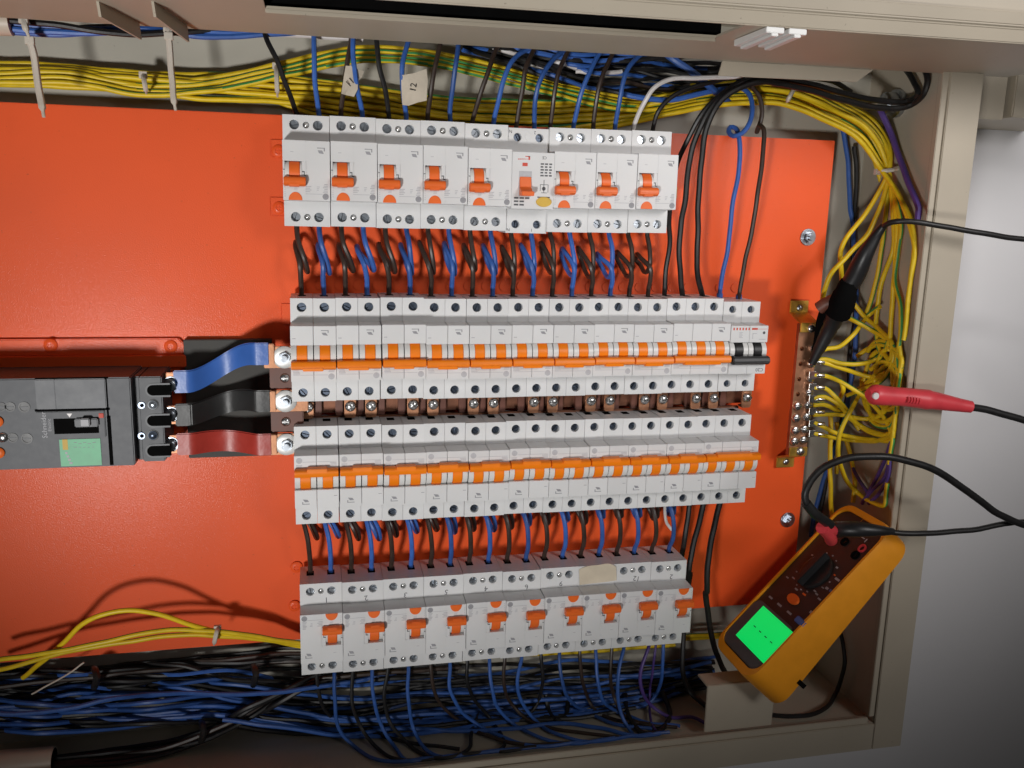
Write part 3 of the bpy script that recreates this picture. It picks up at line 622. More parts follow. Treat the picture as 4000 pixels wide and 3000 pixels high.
for y_ in (615, 835):
    q = K5(1018, y_, 55); s_ = MB().m('steeld'); s_.lathe((q.x, q.y, 54.05), [(2.7, 0), (2.7, 1), (1.6, 1)], 16); s_.m('blackpit').cyl((q.x+.4, q.y), 1.6, 55, 55.15, 14); apart('insert_ring', s_, ms, om)
    q = K5(1100, y_-4, 55); s_ = MB().m('steel' if y_ < 700 else 'steeld'); s_.lathe((q.x, q.y, 54.05), [(3.6, 0), (3.6, 1.4), (2.6, 1.6), (1.2, 2.4), (.2, 2.4)], 16); s_.m('black').lathe((q.x, q.y, 54.04), [(4.5, 0), (4.5, .4), (3.7, .5)], 18); apart('cover_screw', s_, ms, om)
# insulating plate under the links
ip = MB().m('mdark'); a = U(738, 1790, 8); b = U(1062, 1326, 8); ip.box(a.x, b.x, a.y, b.y, .3, 8)
solo('insulating_plate', ip, ((a.x+b.x)/2, (a.y+b.y)/2, .3), 'dark grey insulating plate behind the three coloured links', 'plate', bevel=.5)
# links
def link(y_a, y_b, k, label, sag):
    xs = [-76, -70, -62, -52, -44, -34, -24, -14, -6, -2]; mbb = MB().m(k); w = 9.2; vs = []
    N = 24
    def yc(u): s_ = max(0, min(1, (u-.15)/.7)); s_ = s_*s_*(3-2*s_); return y_a+(y_b-y_a)*s_
    def zc(u): return 44-sag*math.sin(math.pi*max(0, min(1, (u-.18)/.66)))**1.0
    for i in range(N+1):
        u = i/N; x = -77+75*u
        for dy, dz in ((-w, -1.6), (w, -1.6), (w, 1.6), (-w, 1.6)): vs.append((x, yc(u)+dy, zc(u)+dz))
    fs = []
    for i in range(N):
        for k_ in range(4): a = 4*i+k_; b = 4*i+(k_+1) % 4; fs.append((a, b, b+4, a+4))
    fs += [(3, 2, 1, 0), (4*N, 4*N+1, 4*N+2, 4*N+3)]
    mbb.add(vs, fs)
    r_ = root('busbar_link', (-40, (y_a+y_b)/2, 44), label, 'busbar link', 'sleeved links from main breaker to busbars'); og = (-40, (y_a+y_b)/2, 44)
    apart('sleeve', mbb, r_, og, .9)
    cu = MB().m('copper'); cu.box(-84, -76.5, y_a-7.5, y_a+7.5, 41.6, 44.6); apart('copper_end', cu, r_, og, .5); cu = MB().m('copper'); cu.box(-2.4, 2, y_b-8.5, y_b+8.5, 44.8, 47); apart('copper_end', cu, r_, og, .5)
link(-8.5, 13.5, 'bluesl', 'blue sleeved flat link from main breaker to busbar', 14)
link(-36, -26, 'blksl', 'black sleeved flat link from main breaker to busbar', 20)
link(-60.5, -63, 'redsl', 'red sleeved flat link from main breaker to busbar', 12)
# ================================================================ EARTH BAR
eb = root('earth_bar', (497, -30, 2), 'copper earth terminal bar with silver screws on yellow zinc feet', 'terminal bar'); oe = (497, -30, 2)
bar = MB().m('copper')
HOLES = [(491.5, y) for y in (9.8, -5, -20, -35)]
ylo, yhi = -96, 34; segs = [yhi]+[ (10+(-5))/2, -12.5, -27.5, -43]
prev = yhi; k = 0
for j, (hx, hy) in enumerate(HOLES):
    nxt = segs[j+1] if j+1 < len(segs) else -43
    bar.hole(486.8, 498, nxt, prev, 24, (hx, hy), 2.2, 5, 14); prev = nxt
bar.box(486.8, 498, prev, yhi, 19.5, 19.8)
bar.box(498.02, 506.6, ylo, yhi, 19.5, 24); bar.box(486.8, 498, ylo, prev-.02, 19.5, 24); bar.add([(486.8, prev, 24), (486.8, yhi, 24), (486.8, yhi, 19.5), (486.8, prev, 19.5)], [(0, 1, 2, 3)])
apart('bar', bar, eb, oe, 0)
for a_, b_ in ((34, 54), (-96, -115)):
    f = MB().m('zinc'); sg = 1 if b_ > a_ else -1
    prof = [(a_-sg*8, 24.3), (a_-sg*8, 26.2), (a_+sg*1, 26.2), (a_+sg*9, 4), (b_, 4), (b_, 2), (a_+sg*7.5, 2), (a_-sg*.5, 24.3)]
    f.prismx(prof if sg < 0 else prof[::-1], 487, 506.4); apart('foot', f, eb, oe, .5)
    s_ = dome('steel', (497, (a_+sg*13)), 4.05, 3.4); apart('foot_screw', s_, eb, oe)
    s_ = dome('bright', (498.5, a_-sg*4), 26.2, 4.6); s_.box(495, 502, a_-sg*4-.5, a_-sg*4+.5, 28.2, 29); apart('bar_screw', s_, eb, oe)
RY = [10.5, -4.5, -19, -33, -45.5, -57.5, -70, -81]
for j, y in enumerate(RY):
    x = 502.8 if j < 6 else 501.5; s_ = MB().m('bright'); s_.lathe((x, y, 24.1), [(4.4, 0), (4.4, 1.5), (3.6, 2.8), (1.6, 3.4), (.2, 3.5)], 18); s_.box(x-3.4, x+3.4, y-.45, y+.45, 26.6, 28); apart('bar_screw', s_, eb, oe)
    if j > 3:
        s_ = MB().m('bright'); s_.lathe((491.8, y-1, 24.1), [(4.4, 0), (4.4, 1.5), (3.6, 2.8), (1.6, 3.4), (.2, 3.5)], 18); s_.box(488.4, 495, y-1.45, y-.55, 26.6, 28); apart('bar_screw', s_, eb, oe)
# ================================================================ WIRES
B_ = (1000, 0); G_ = (2000, 0)
# -- into the row beside the cover
top = [
 ('blk', B_, [(320, 905, 26), (300, 850, 30), (240, 680, 40), (170, 480, 45), (90, 320, 42), (55, 230, 36)]),
 ('blue', B_, [(497, 915, 26), (490, 850, 30), (465, 700, 40), (458, 500, 46), (460, 285, 44), (462, 180, 38)]),
 ('brn', B_, [(665, 920, 26), (668, 850, 30), (690, 700, 36), (720, 500, 40), (745, 320, 40), (760, 200, 36)]),
 ('blue', B_, [(835, 935, 26), (825, 850, 32), (790, 650, 42), (765, 450, 46), (760, 305, 44), (760, 200, 38)]),
 ('blk', B_, [(1045, 940, 26), (1040, 850, 30), (1010, 680, 40), (960, 480, 46), (945, 315, 44), (940, 200, 38)]),
 ('blue', B_, [(1180, 945, 26), (1172, 860, 30), (1152, 700, 40), (1155, 500, 44), (1190, 340, 40), (1240, 230, 34)]),
 ('brn', B_, [(1350, 960, 26), (1355, 880, 30), (1370, 750, 38), (1400, 550, 42), (1445, 350, 40), (1480, 220, 34)]),
 ('blue', B_, [(1525, 970, 26), (1525, 880, 30), (1545, 700, 40), (1570, 500, 46), (1585, 355, 42), (1600, 230, 34)]),
 ('brn', B_, [(1695, 975, 26), (1710, 900, 30), (1760, 750, 38), (1830, 550, 42), (1890, 380, 36), (1960, 250, 30)]),
 ('blue', B_, [(1862, 990, 26), (1872, 920, 32), (1920, 730, 42), (1990, 520, 44), (2060, 430, 38), (2140, 385, 30), (2250, 340, 22)]),
 ('brn', G_, [(25, 1050, 26), (40, 960, 30), (75, 750, 38), (100, 560, 42), (150, 430, 38), (210, 330, 30)]),
 ('blue', G_, [(172, 1055, 26), (175, 980, 30), (185, 770, 42), (250, 570, 46), (330, 460, 42), (415, 395, 34), (520, 340, 26)]),
 ('brn', G_, [(303, 1040, 26), (308, 960, 30), (330, 750, 38), (360, 580, 40), (430, 430, 36), (480, 340, 28)]),
 ('blue', G_, [(480, 1050, 26), (490, 970, 32), (540, 750, 44), (610, 560, 46), (690, 420, 40), (790, 330, 28)]),
 ('brn', G_, [(635, 1050, 26), (640, 960, 30), (670, 750, 38), (720, 580, 40), (780, 440, 36), (830, 330, 28)]),
 ('blue', G_, [(805, 1060, 26), (815, 985, 32), (850, 760, 44), (900, 560, 46), (1000, 440, 38), (1100, 390, 26)]),
 ('wht', G_, [(945, 1060, 26), (962, 985, 30), (1040, 800, 42), (1110, 690, 46), (1230, 625, 46), (1450, 615, 44), (1700, 602, 42), (1950, 573, 40), (2200, 510, 36)]),
 ('blk', G_, [(1100, 1070, 26), (1112, 1000, 30), (1150, 880, 36), (1230, 780, 38), (1340, 710, 38), (1600, 640, 36), (1800, 590, 36), (2000, 540, 34)]),
]
cn = {'blue': 'blue', 'brn': 'dark brown', 'blk': 'black', 'wht': 'white', 'purple': 'violet'}
for i, (k, o_, pts) in enumerate(top):
    wire(cr(*o_, pts), 2.0, k, f'{cn[k]} wire into the {ORD[i]} terminal from the main switch end, beside the cover', group='wires feeding the row beside the cover')
# -- loops between first and second row
def nz(a): return random.uniform(-a, a)
for i in range(18):
    xa = 21.6+18*i+(-.9 if i >= 12 else 0); xb = 24.4+18*i+(.3 if i > 3 else 0)
    k = 'brn' if i % 2 == 0 else 'blue'
    if i == 17: k = 'brn'
    kk = 1 if i < 9 else -1.*min(1, (i-8)/5)
    wd_ = (8 if i < 5 else 4) + nz(1.2) if i < 10 else 3+nz(1.)
    bk_ = (-1, -1, -1.5, -4.5, -4, -3.5, -5, -2, -2.5, -4, -5, -6, -4, -3, -6, -6, -5, -4)[i]+nz(.5); wd_ = (8, 8, 9, 9, 8, 4.5, 5, 5, 5, 5, 3.5, 3, 4, 5, 4, 3.5, 4, 3)[i]+nz(.6); lo = 79+nz(2.5); hi = 103+nz(3)-(6 if i > 14 else 0)
    pts = [(xa, 120, 26), (xa, 115, 26), (xa+1.2, 104, 32+nz(3)), (xa+wd_*.7, 90, 32), (xa+wd_, lo+1.5, 26), (xa+wd_-.4, lo, 18), (xa+wd_*.55, lo+6, 8), (xa+bk_*.4, hi-6, 5), (xa+bk_, hi, 12), (xa+bk_-.2, hi-3, 24), (xb+bk_*.6, 86, 34), (xb-.3, 74, 30), (xb, 66, 26), (xb, 56, 26)]
    wire(pts, 2.15, k, f'{cn[k]} pigtail wire, {ORD[i]} from the main switch end, feeding the C20 breaker row', group='pigtail wires between the first two rows', step=2.2, wob=.1)
# -- loops between third and fourth row
for i in range(20):
    xa = 25.1+18*i+(.35 if i > 1 else 0); xb = 26.8+17.92*i; k = 'brn' if i % 2 == 0 else 'blue'
    wd_ = 9-.25*i+nz(1.2); lo = -163+nz(3)+i*.35; sh = -1.5-i*.12
    pts = [(xa, -128, 24), (xa+1.5, -136, 26), (xa+wd_*.8, -150, 24), (xa+wd_, lo+3, 18), (xa+wd_-.8, lo, 12), (xa+wd_*.5, lo+7, 6), (xa+sh, -143, 6), (xa+sh-2.2, -135, 14), (xa+sh-1.8, -137, 30), (xb+sh*.6-.4, -152, 37), (xb, -172, 33), (xb, -184, 26), (xb, -192, 25)]
    wire(pts, 2.15, k, f'{cn[k]} pigtail wire, {ORD[i]} from the main switch end, feeding the taped row', group='pigtail wires into the taped row', step=2.2, wob=.1)
    if i == 19: wire([(xa-6, -134, 20), (xa-6, -150, 24), (xa-4, -160, 26), (xa+1, -166, 27)], 1.5, 'wht', 'short bare white wire end beside the last pigtail loop of the taped row')
# -- wires on the far side of the taped row
H_ = (1000, 2175); K_ = (2000, 2175)
low = [
 ('blk', H_, [(480, 890, 24), (480, 950, 26), (510, 1130, 24), (565, 1235, 16), (700, 1330, 5), (900, 1380, -5)]),
 ('blue', H_, [(612, 880, 24), (616, 940, 28), (620, 1100, 36), (650, 1350, 38), (760, 1480, 34), (950, 1590, 28), (1150, 1655, 22), (1400, 1700, 16)]),
 ('blk', H_, [(760, 870, 24), (760, 930, 26), (758, 1150, 30), (830, 1350, 32), (950, 1500, 30), (1100, 1590, 26), (1280, 1650, 20), (1500, 1690, 12)]),
 ('blue', H_, [(913, 850, 24), (914, 910, 28), (920, 1100, 34), (990, 1330, 34), (1080, 1480, 28), (1190, 1610, 20), (1320, 1700, 12)]),
 ('blk', H_, [(1040, 840, 24), (1035, 900, 26), (1010, 1100, 28), (1050, 1300, 30), (1200, 1470, 28), (1400, 1600, 22), (1600, 1630, 14), (1680, 1500, 6), (1690, 1400, 0)]),
 ('blue', H_, [(1200, 820, 24), (1200, 880, 28), (1193, 1100, 36), (1240, 1350, 36), (1350, 1530, 30), (1500, 1630, 22), (1700, 1690, 12)]),
 ('brn', H_, [(1365, 810, 24), (1372, 870, 26), (1400, 1050, 26), (1470, 1180, 22), (1600, 1290, 14), (1800, 1400, 4)]),
 ('blue', H_, [(1525, 800, 24), (1525, 860, 28), (1520, 1030, 34), (1590, 1180, 34), (1700, 1290, 28), (1800, 1355, 20), (1950, 1420, 8)]),
 ('blk', H_, [(1660, 770, 24), (1660, 830, 26), (1665, 1000, 26), (1720, 1130, 22), (1850, 1280, 14), (1950, 1480, 6), (1930, 1600, 2)]),
 ('blue', H_, [(1833, 770, 24), (1835, 830, 28), (1850, 1030, 34), (1900, 1180, 32), (2020, 1310, 24), (2180, 1400, 12)]),
 ('brn', H_, [(1955, 750, 24), (1955, 810, 26), (1945, 1000, 26), (2020, 1170, 20), (2150, 1290, 10)]),
 ('blue', H_, [(2087, 740, 24), (2083, 800, 28), (2052, 980, 34), (2090, 1140, 32), (2200, 1290, 24), (2330, 1380, 12)]),
 ('blk', K_, [(230, 730, 24), (230, 790, 26), (240, 950, 24), (200, 1150, 14), (120, 1250, 2)]),
 ('blue', K_, [(373, 710, 24), (375, 770, 28), (388, 950, 34), (440, 1110, 32), (560, 1205, 24), (680, 1260, 12)]),
 ('brn', K_, [(533, 700, 24), (535, 760, 26), (550, 950, 26), (600, 1120, 18), (670, 1220, 8)]),
 ('blue', K_, [(658, 690, 24), (660, 750, 28), (670, 950, 36), (710, 1120, 36), (820, 1215, 30), (900, 1240, 22)]),
 ('brn', K_, [(785, 680, 24), (783, 740, 26), (775, 920, 28), (805, 1110, 24), (880, 1250, 14)]),
 ('blue', K_, [(885, 670, 24), (878, 730, 30), (830, 950, 44), (850, 1200, 50), (920, 1350, 46), (1010, 1480, 40), (1100, 1560, 30)]),
 ('purple', K_, [(1085, 660, 24), (1073, 720, 30), (1010, 900, 40), (1020, 1050, 44), (1100, 1170, 40), (1250, 1262, 30), (1420, 1262, 16)]),
 ('blue', K_, [(1195, 640, 24), (1190, 700, 28), (1178, 900, 28), (1145, 1060, 18), (1080, 1150, 6)]),
]
for i, (k, o_, pts) in enumerate(low):
    x_, y_ = pts[-1][:2]
    if i == 4: pts = pts+[(1740, 1250, -12), (1830, 1100, -20)]
    elif i in (12, 19): pts = pts+[(x_-120, y_+30, -14), (x_-330, y_-20, -20)]
    elif i == 17: pts = pts+[(x_+300, y_+60, 40)]
    elif y_ > 1560 or o_ == H_: pts = pts+[(x_+260, y_+70, 4), (x_+700, min(y_+130, 1750), 4)]
    else: pts = pts+[(x_+150, y_+60, -6), (x_+420, y_+90, -16)]
    wire(cr(*o_, pts), 1.75, k, f'{cn[k]} wire leaving the taped row, {ORD[i]} from the main switch end', group='wires hanging from the taped row')
wire(cr(*K_, [(1130, 690, 20), (1120, 760, 22), (1100, 920, 20), (1083, 1100, 16), (1092, 1300, 12), (1195, 1465, 8)]), 1.3, 'purple', 'thin violet wire hanging straight beside the last blue wire of the taped row')
wire(cr(*K_, [(1180, 1060, 16), (1235, 1200, 20), (1215, 1310, 24), (1130, 1385, 28), (1030, 1380, 28), (945, 1310, 24), (900, 1200, 16), (890, 1080, 6)]), 2.6, 'blk', 'black cable curled in a wide ring below the last unit of the taped row')
wire(cr(*K_, [(270, 1080, 10), (285, 1190, 16), (350, 1285, 20), (420, 1240, 20), (435, 1140, 14), (400, 1060, 6)]), 2.4, 'blk', 'black cable curled in a small ring below the taped row')
wire(cr(2900, 2175, [(770, 600, 30), (795, 720, 34), (800, 850, 36), (740, 1060, 36), (610, 1215, 36), (400, 1255, 30), (150, 1230, 20)]), 2.2, 'blk', 'black cable curving behind the multimeter in the dark cabinet corner')
# black supply tails of the three-pole breaker
D_ = (2000, 1500)
wire(cr(*D_, [(1395, 930, 24), (1390, 970, 24), (1360, 1200, 26), (1335, 1350, 20), (1330, 1500, 16)])+cr(*K_, [(1345, 600, 18), (1345, 900, 22), (1400, 1060, 20), (1530, 1180, 12)]), 2.6, 'blk', 'black supply tail of the three pole breaker, running behind the taped row', group='black supply tails')
wire(cr(*D_, [(1510, 920, 24), (1500, 960, 24), (1440, 1200, 30), (1400, 1400, 32), (1380, 1580, 28)])+cr(*K_, [(1400, 130, 18), (1380, 250, 10), (1350, 500, 4)]), 2.8, 'blk', 'black supply tail of the three pole breaker, touching the end of the taped row', group='black supply tails')
wire(cr(*D_, [(1640, 910, 24), (1630, 950, 24), (1570, 1200, 38), (1540, 1400, 42), (1528, 1640, 42)])+cr(*K_, [(1522, 280, 40), (1550, 520, 36), (1620, 800, 26), (1740, 980, 10), (1850, 1050, 0)]), 2.9, 'blk', 'black supply tail of the three pole breaker, hanging free over bare orange plate', group='black supply tails')
# -- long wires from the black-toggle row up past the first row
Q_ = (2900, 0); Bq = (2000, 750)
wire(cr(*Bq, [(1197, 840, 24), (1198, 800, 26), (1210, 620, 30), (1240, 380, 32), (1232, 230, 28)])+cr(*G_, [(1270, 1400, 26), (1310, 1250, 28), (1400, 1060, 34), (1510, 870, 42), (1650, 735, 46), (1800, 640, 46), (1990, 590, 44)])+cr(*Q_, [(250, 592, 42), (500, 610, 38), (720, 640, 30), (850, 720, 18)]), 2.3, 'blk', 'black cable bending over from the pole beside the first row, nearest that row', group='black cables bending past the first row')
wire(cr(*Bq, [(1345, 840, 24), (1338, 790, 26), (1312, 500, 34), (1335, 220, 38)])+cr(*G_, [(1352, 1620, 38), (1390, 1300, 40), (1440, 1100, 44), (1530, 890, 50), (1650, 760, 54), (1800, 660, 56), (1990, 600, 54)])+cr(*Q_, [(200, 605, 52), (450, 645, 50), (700, 705, 48), (950, 770, 46), (1150, 800, 44), (1300, 790, 42), (1385, 735, 40), (1345, 640, 38), (1285, 550, 34), (1200, 470, 28)]), 2.6, 'blk', 'black cable sweeping past the first row to a tight inner loop by the cabinet corner', group='black cables bending past the first row')
wire(cr(*Bq, [(1500, 845, 24), (1490, 800, 26), (1455, 600, 34), (1460, 300, 40)])+cr(*G_, [(1462, 1640, 40), (1480, 1350, 44), (1500, 1150, 50), (1530, 1000, 54), (1600, 850, 60), (1710, 730, 62), (1850, 665, 62), (2000, 640, 60)])+cr(*Q_, [(250, 655, 58), (500, 700, 56), (750, 775, 54), (1000, 838, 52), (1200, 850, 50), (1330, 825, 48), (1425, 740, 46), (1452, 640, 42), (1420, 530, 36), (1360, 450, 28)]), 2.6, 'blk', 'black cable sweeping past the first row to a wide outer loop by the cabinet corner', group='black cables bending past the first row')
wire(cr(*Bq, [(1630, 850, 26), (1633, 800, 28), (1660, 620, 34), (1700, 400, 40), (1740, 60, 46)])+cr(*G_, [(1785, 1300, 46), (1785, 1080, 42), (1760, 1010, 36), (1715, 1000, 32), (1700, 1040, 36), (1740, 1070, 44), (1810, 1040, 50), (1870, 950, 48), (1890, 840, 42), (1862, 740, 36), (1800, 690, 30)]), 2.1, 'blue', 'blue wire of the C20 breaker with a curl above it')
wire(cr(*Bq, [(1778, 865, 26), (1783, 810, 28), (1820, 600, 34), (1885, 300, 42), (1922, 60, 48)])+cr(*G_, [(1950, 1400, 48), (1975, 1150, 46), (1972, 1010, 42), (1940, 990, 36), (1925, 1040, 32), (1945, 980, 28), (1965, 880, 28), (1945, 760, 30), (1880, 680, 30)]), 2.1, 'brn', 'dark wire of the C20 breaker with a kink at the plate edge')
for i, (x_, y_) in enumerate(((1632, 818), (1782, 828))):
    q = cr(*Bq, [(x_, y_-22, 27), (x_-2, y_+22, 26)]); s_ = MB().m('bluesl'); s_.tube([q[0], q[0].lerp(q[1], .5), q[1]], 2.9, 12); solo('ferrule', s_, tuple(q[1]), ('blue ferrule on the blue wire of the C20 breaker', 'blue ferrule on the dark wire of the C20 breaker')[i], 'ferrule')
# -- earth wires along the far side: families with offsets
def O(pts, z): return [U(x*4000/2212, y*4000/2212, zz if zz is not None else z) for x, y, zz in [(p+(None,))[:3] for p in pts]]
EW = []
Lfam = [(-20, 160), (150, 168), (310, 182), (450, 190), (600, 196), (760, 212), (950, 242), (1150, 255), (1350, 240), (1540, 200), (1680, 195), (1788, 232), (1876, 286), (1917, 372), (1926, 450), (1928, 560), (1915, 660), (1890, 740), (1900, 820)]
offs = [-27, -19, -12, -5, 2, 9, 16, 22]
for i, of in enumerate(offs):
    pts = []
    for j, (x, y) in enumerate(Lfam):
        t = min(1, max(0, (x-1600)/300)); sp = 1.0
        if x < 200: sp = .95
        elif 280 < x < 350: sp = .8
        elif 700 < x < 1300: sp = 1.15
        elif x > 1890: sp = .75
        nx, ny = 0, 1
        if x > 1620: nx, ny = -math.sin(t*1.3), math.cos(t*1.3)
        o2 = of*sp+nz(5 if 350 < x < 1500 else 3)
        pts.append((x+nx*o2, y+ny*o2, -14+nz(3)+(i % 3)*3.4+(14 if x > 1600 else 0)))
    EW.append((pts, f'yellow and green earth wire in the run beside the cover, {ORD[i]} from the cover'))
Ufam = [(-20, 150), (150, 150), (310, 178), (450, 172), (620, 135), (760, 105), (900, 108), (1050, 138), (1200, 178), (1370, 212), (1520, 200), (1680, 178), (1798, 222), (1888, 282), (1925, 370), (1936, 450), (1945, 560), (1940, 660), (1915, 760), (1890, 830)]
for i in range(4):
    pts = [(x+nz(3), y+i*9*(1 if x < 1400 else .6)+nz(2.5), -8+i*3+(16 if x > 1600 else 0)) for x, y in Ufam]
    EW.append((pts, f'yellow and green earth wire bowing towards the cover, {ORD[i]} from the cover'))
for pts, lab in EW: wire(O(pts, 0), 2.1, 'yel', lab, group='earth wires along the cover side', stripe='grn', twist=random.choice((-1, 1))*random.uniform(.002, .012), n=12, name='earth_wire', step=5)
# lower level strands behind the first row, fanned
for i in range(5):
    y0_ = 200+i*13
    pts = [(560, 185+i*5, -18), (700, y0_, -18), (850, y0_+18, -19), (1000, y0_+26, -19), (1200, y0_+28, -18), (1400, y0_+12-i*4, -16), (1560, 205-i*2, -10)]
    wire(O(pts, 0), 1.9, 'yel', f'yellow and green earth wire deep behind the breakers, {ORD[i]} from the cover', group='earth wires behind the first row', stripe='grn', twist=random.uniform(-.01, .01), n=12, name='earth_wire', step=5)
# fan of earth wires towards the bar
V_ = (2900, 750); W_ = (2900, 1500)
fan = [
 (V_, [(1100, -20, 18), (960, 180, 24), (810, 370, 26), (770, 480, 22), (775, 600, 18), (785, 700, 14)]),
 (V_, [(1115, -10, 20), (1000, 300, 34), (820, 505, 38), (690, 650, 36), (635, 830, 28), (650, 930, 18)]),
 (V_, [(1125, -30, 14), (1105, 350, 22), (1062, 650, 24), (990, 910, 18), (960, 1000, 8)]),
 (V_, [(1150, -60, 18), (1185, 180, 30), (1180, 450, 36), (1100, 700, 36), (1048, 1000, 34), (1065, 1190, 28), (1100, 1290, 18)]),
 (V_, [(1180, -60, 12), (1212, 220, 22), (1200, 500, 24), (1185, 800, 24), (1158, 1110, 20), (1150, 1250, 8)]),
 (V_, [(1190, -60, 16), (1238, 200, 28), (1225, 450, 30), (1200, 700, 30), (1243, 920, 30), (1238, 1180, 28), (1195, 1350, 24), (1120, 1450, 18)]),
 (V_, [(1220, -60, 12), (1300, 200, 26), (1350, 450, 30), (1348, 700, 30), (1332, 850, 28), (1382, 1100, 22), (1425, 1200, 60)]),
 (V_, [(1240, -60, 8), (1330, 240, 20), (1392, 500, 24), (1418, 680, 22), (1428, 790, 40), (1440, 900, 60)]),
 (V_, [(560, 1330, 27), (640, 1240, 27), (760, 1215, 30), (860, 1130, 32), (930, 1040, 28), (1000, 960, 18), (1080, 900, 8)]),
 (V_, [(560, 1330, 27), (650, 1310, 28), (780, 1345, 36), (900, 1352, 40), (1040, 1318, 36), (1130, 1230, 28), (1145, 1170, 18)]),
 (V_, [(560, 1325, 27), (660, 1345, 28), (780, 1385, 32), (900, 1425, 32), (1020, 1450, 24), (1130, 1420, 10)]),
 (V_, [(820, 980, 20), (900, 1020, 30), (1010, 1080, 36), (1120, 1150, 40), (1190, 1260, 42), (1160, 1390, 42), (1080, 1490, 40), (940, 1555, 34), (820, 1600, 20)]),
 (V_, [(860, 860, 16), (960, 980, 24), (1080, 1080, 28), (1175, 1190, 28), (1165, 1310, 26), (1080, 1400, 26), (970, 1505, 24), (900, 1560, 16)]),
 (V_, [(560, 1435, 27), (650, 1445, 28), (770, 1490, 40), (900, 1570, 48), (1020, 1660, 52), (1120, 1790, 52), (1220, 1940, 46), (1275, 2085, 36), (1285, 2200, 24)]),
 (V_, [(900, 1290, 20), (980, 1230, 28), (1080, 1200, 28), (1180, 1240, 22), (1250, 1330, 14), (1290, 1450, 8)]),
 (V_, [(1230, 1180, 12), (1280, 1350, 18), (1265, 1480, 18), (1230, 1560, 14)]),
 (V_, [(1300, 1350, 10), (1330, 1480, 14), (1310, 1580, 12), (1240, 1640, 8)]),
 (W_, [(560, 30, 27), (650, 35, 28), (720, 90, 34), (810, 195, 34), (860, 260, 24), (920, 360, 10)]),
 (W_, [(560, 110, 27), (640, 100, 28), (740, 150, 34), (830, 240, 36), (940, 330, 36), (1060, 385, 34), (1180, 395, 30), (1290, 330, 22), (1330, 260, 14)]),
 (W_, [(560, 165, 27), (640, 160, 28), (760, 215, 30), (880, 300, 30), (1000, 375, 28), (1120, 400, 24), (1240, 385, 18)]),
 (W_, [(560, 240, 27), (640, 238, 28), (770, 242, 34), (900, 268, 36), (1000, 270, 34), (1090, 230, 26), (1140, 160, 16)]),
 (W_, [(560, 300, 27), (625, 330, 28), (740, 385, 30), (880, 420, 30), (1020, 435, 28), (1180, 430, 22), (1290, 370, 14)]),
 (W_, [(560, 385, 27), (630, 400, 28), (740, 425, 26), (880, 445, 24), (1050, 445, 20), (1200, 415, 12)]),
 (W_, [(920, 80, 30), (870, 170, 44), (810, 280, 48), (765, 400, 46), (750, 550, 42), (800, 720, 38), (900, 850, 36), (1020, 932, 34), (1150, 962, 30), (1240, 925, 22), (1290, 850, 12)]),
 (W_, [(690, 250, 22), (692, 500, 26), (690, 800, 26), (702, 1000, 20), (720, 1120, 12)]),
 (W_, [(800, 400, 12), (850, 560, 16), (882, 780, 16), (868, 930, 10)]),
 (W_, [(740, 300, 2), (755, 500, 4), (740, 700, 2)]),
 (W_, [(780, -10, 28), (795, 40, 28), (775, 90, 20), (740, 180, 8)]),
 (W_, [(1270, 130, 14), (1215, 270, 22), (1200, 310, 18), (1160, 390, 8)]),
 (W_, [(1310, 160, 12), (1260, 270, 20), (1220, 350, 18), (1140, 420, 10)]),
 (W_, [(1180, 110, 20), (1130, 190, 24), (1100, 230, 18), (1010, 290, 8)]),
]
for i in range(8):                  # the fan continues the bundle that comes round the corner
    of = -26+7.4*i; lead_ = []
    for x, y, t in ((1180, 262, -1.2), (1320, 250, -1), (1480, 214, -.2), (1600, 196, .1), (1690, 200, .35), (1790, 236, .6), (1872, 286, .8), (1912, 352, 1)):
        o2 = of*(1 if t < .9 else .55)+nz(2); tt_ = max(t, 0); lead_.append(((x-math.sin(tt_*1.3)*o2)*4000/2212, (y+math.cos(tt_*1.3)*o2)*4000/2212, max(-20, 6+(i % 4)*4+(12 if t > 0 else 26)*t)))
    fan[i] = (V_, [((x-V_[0])/S, (y-V_[1])/S, z) for x, y, z in lead_]+fan[i][1][1:])
for i in range(6):
    c = (1120+nz(60), 1500+nz(130)); rx, ry = random.uniform(110, 180), random.uniform(170, 270); a0 = random.uniform(0, 6.28); zz = random.uniform(8, 34); sp_ = random.uniform(3.2, 5.2)
    fan.append((V_, [(c[0]+rx*math.cos(a0+sp_*t/9)*(1+.12*math.sin(t)), c[1]+ry*math.sin(a0+sp_*t/9), zz+6*math.sin(t*.9)) for t in range(10)]))
for i, (o_, pts) in enumerate(fan):
    wire(cr(*o_, pts), 2.25, 'yel', f'yellow and green earth wire strand number {i+1} in the tangle beside the copper earth bar', group='earth wires around the earth bar', stripe='grn', twist=random.uniform(-.02, .02), n=12, name='earth_wire', step=3)
for o in list(col.objects):
    if o.get('group') == 'earth wires around the earth bar': o['label'] = 'yellow and green earth wire looping in the tangle beside the copper earth bar'
# crimp lugs
for j, (o_, y_) in enumerate(((V_, 1330), (V_, 1435), (V_, 1530), (W_, 115), (W_, 215), (W_, 310), (W_, 390))):
    a = cr(*o_, [(545, y_, 28)])[0]; b = cr(*o_, [(640, y_+8, 28)])[0]
    s_ = MB().m('bright'); s_.tube([a.lerp(b, .35), a.lerp(b, .5), a.lerp(b, .8), b], 2.3, 12, radii=[1.2, 2.4, 2.4, 2.3]); d = (b-a); s_.box(a.x-3, a.x+d.x*.4, a.y-3.4, a.y+3.4, a.z-.6, a.z+.6)
    solo('crimp_lug', s_, tuple(a), 'silver crimp lug screwed to the copper earth bar', 'cable lug', 'crimp lugs on the earth bar', bevel=.2)
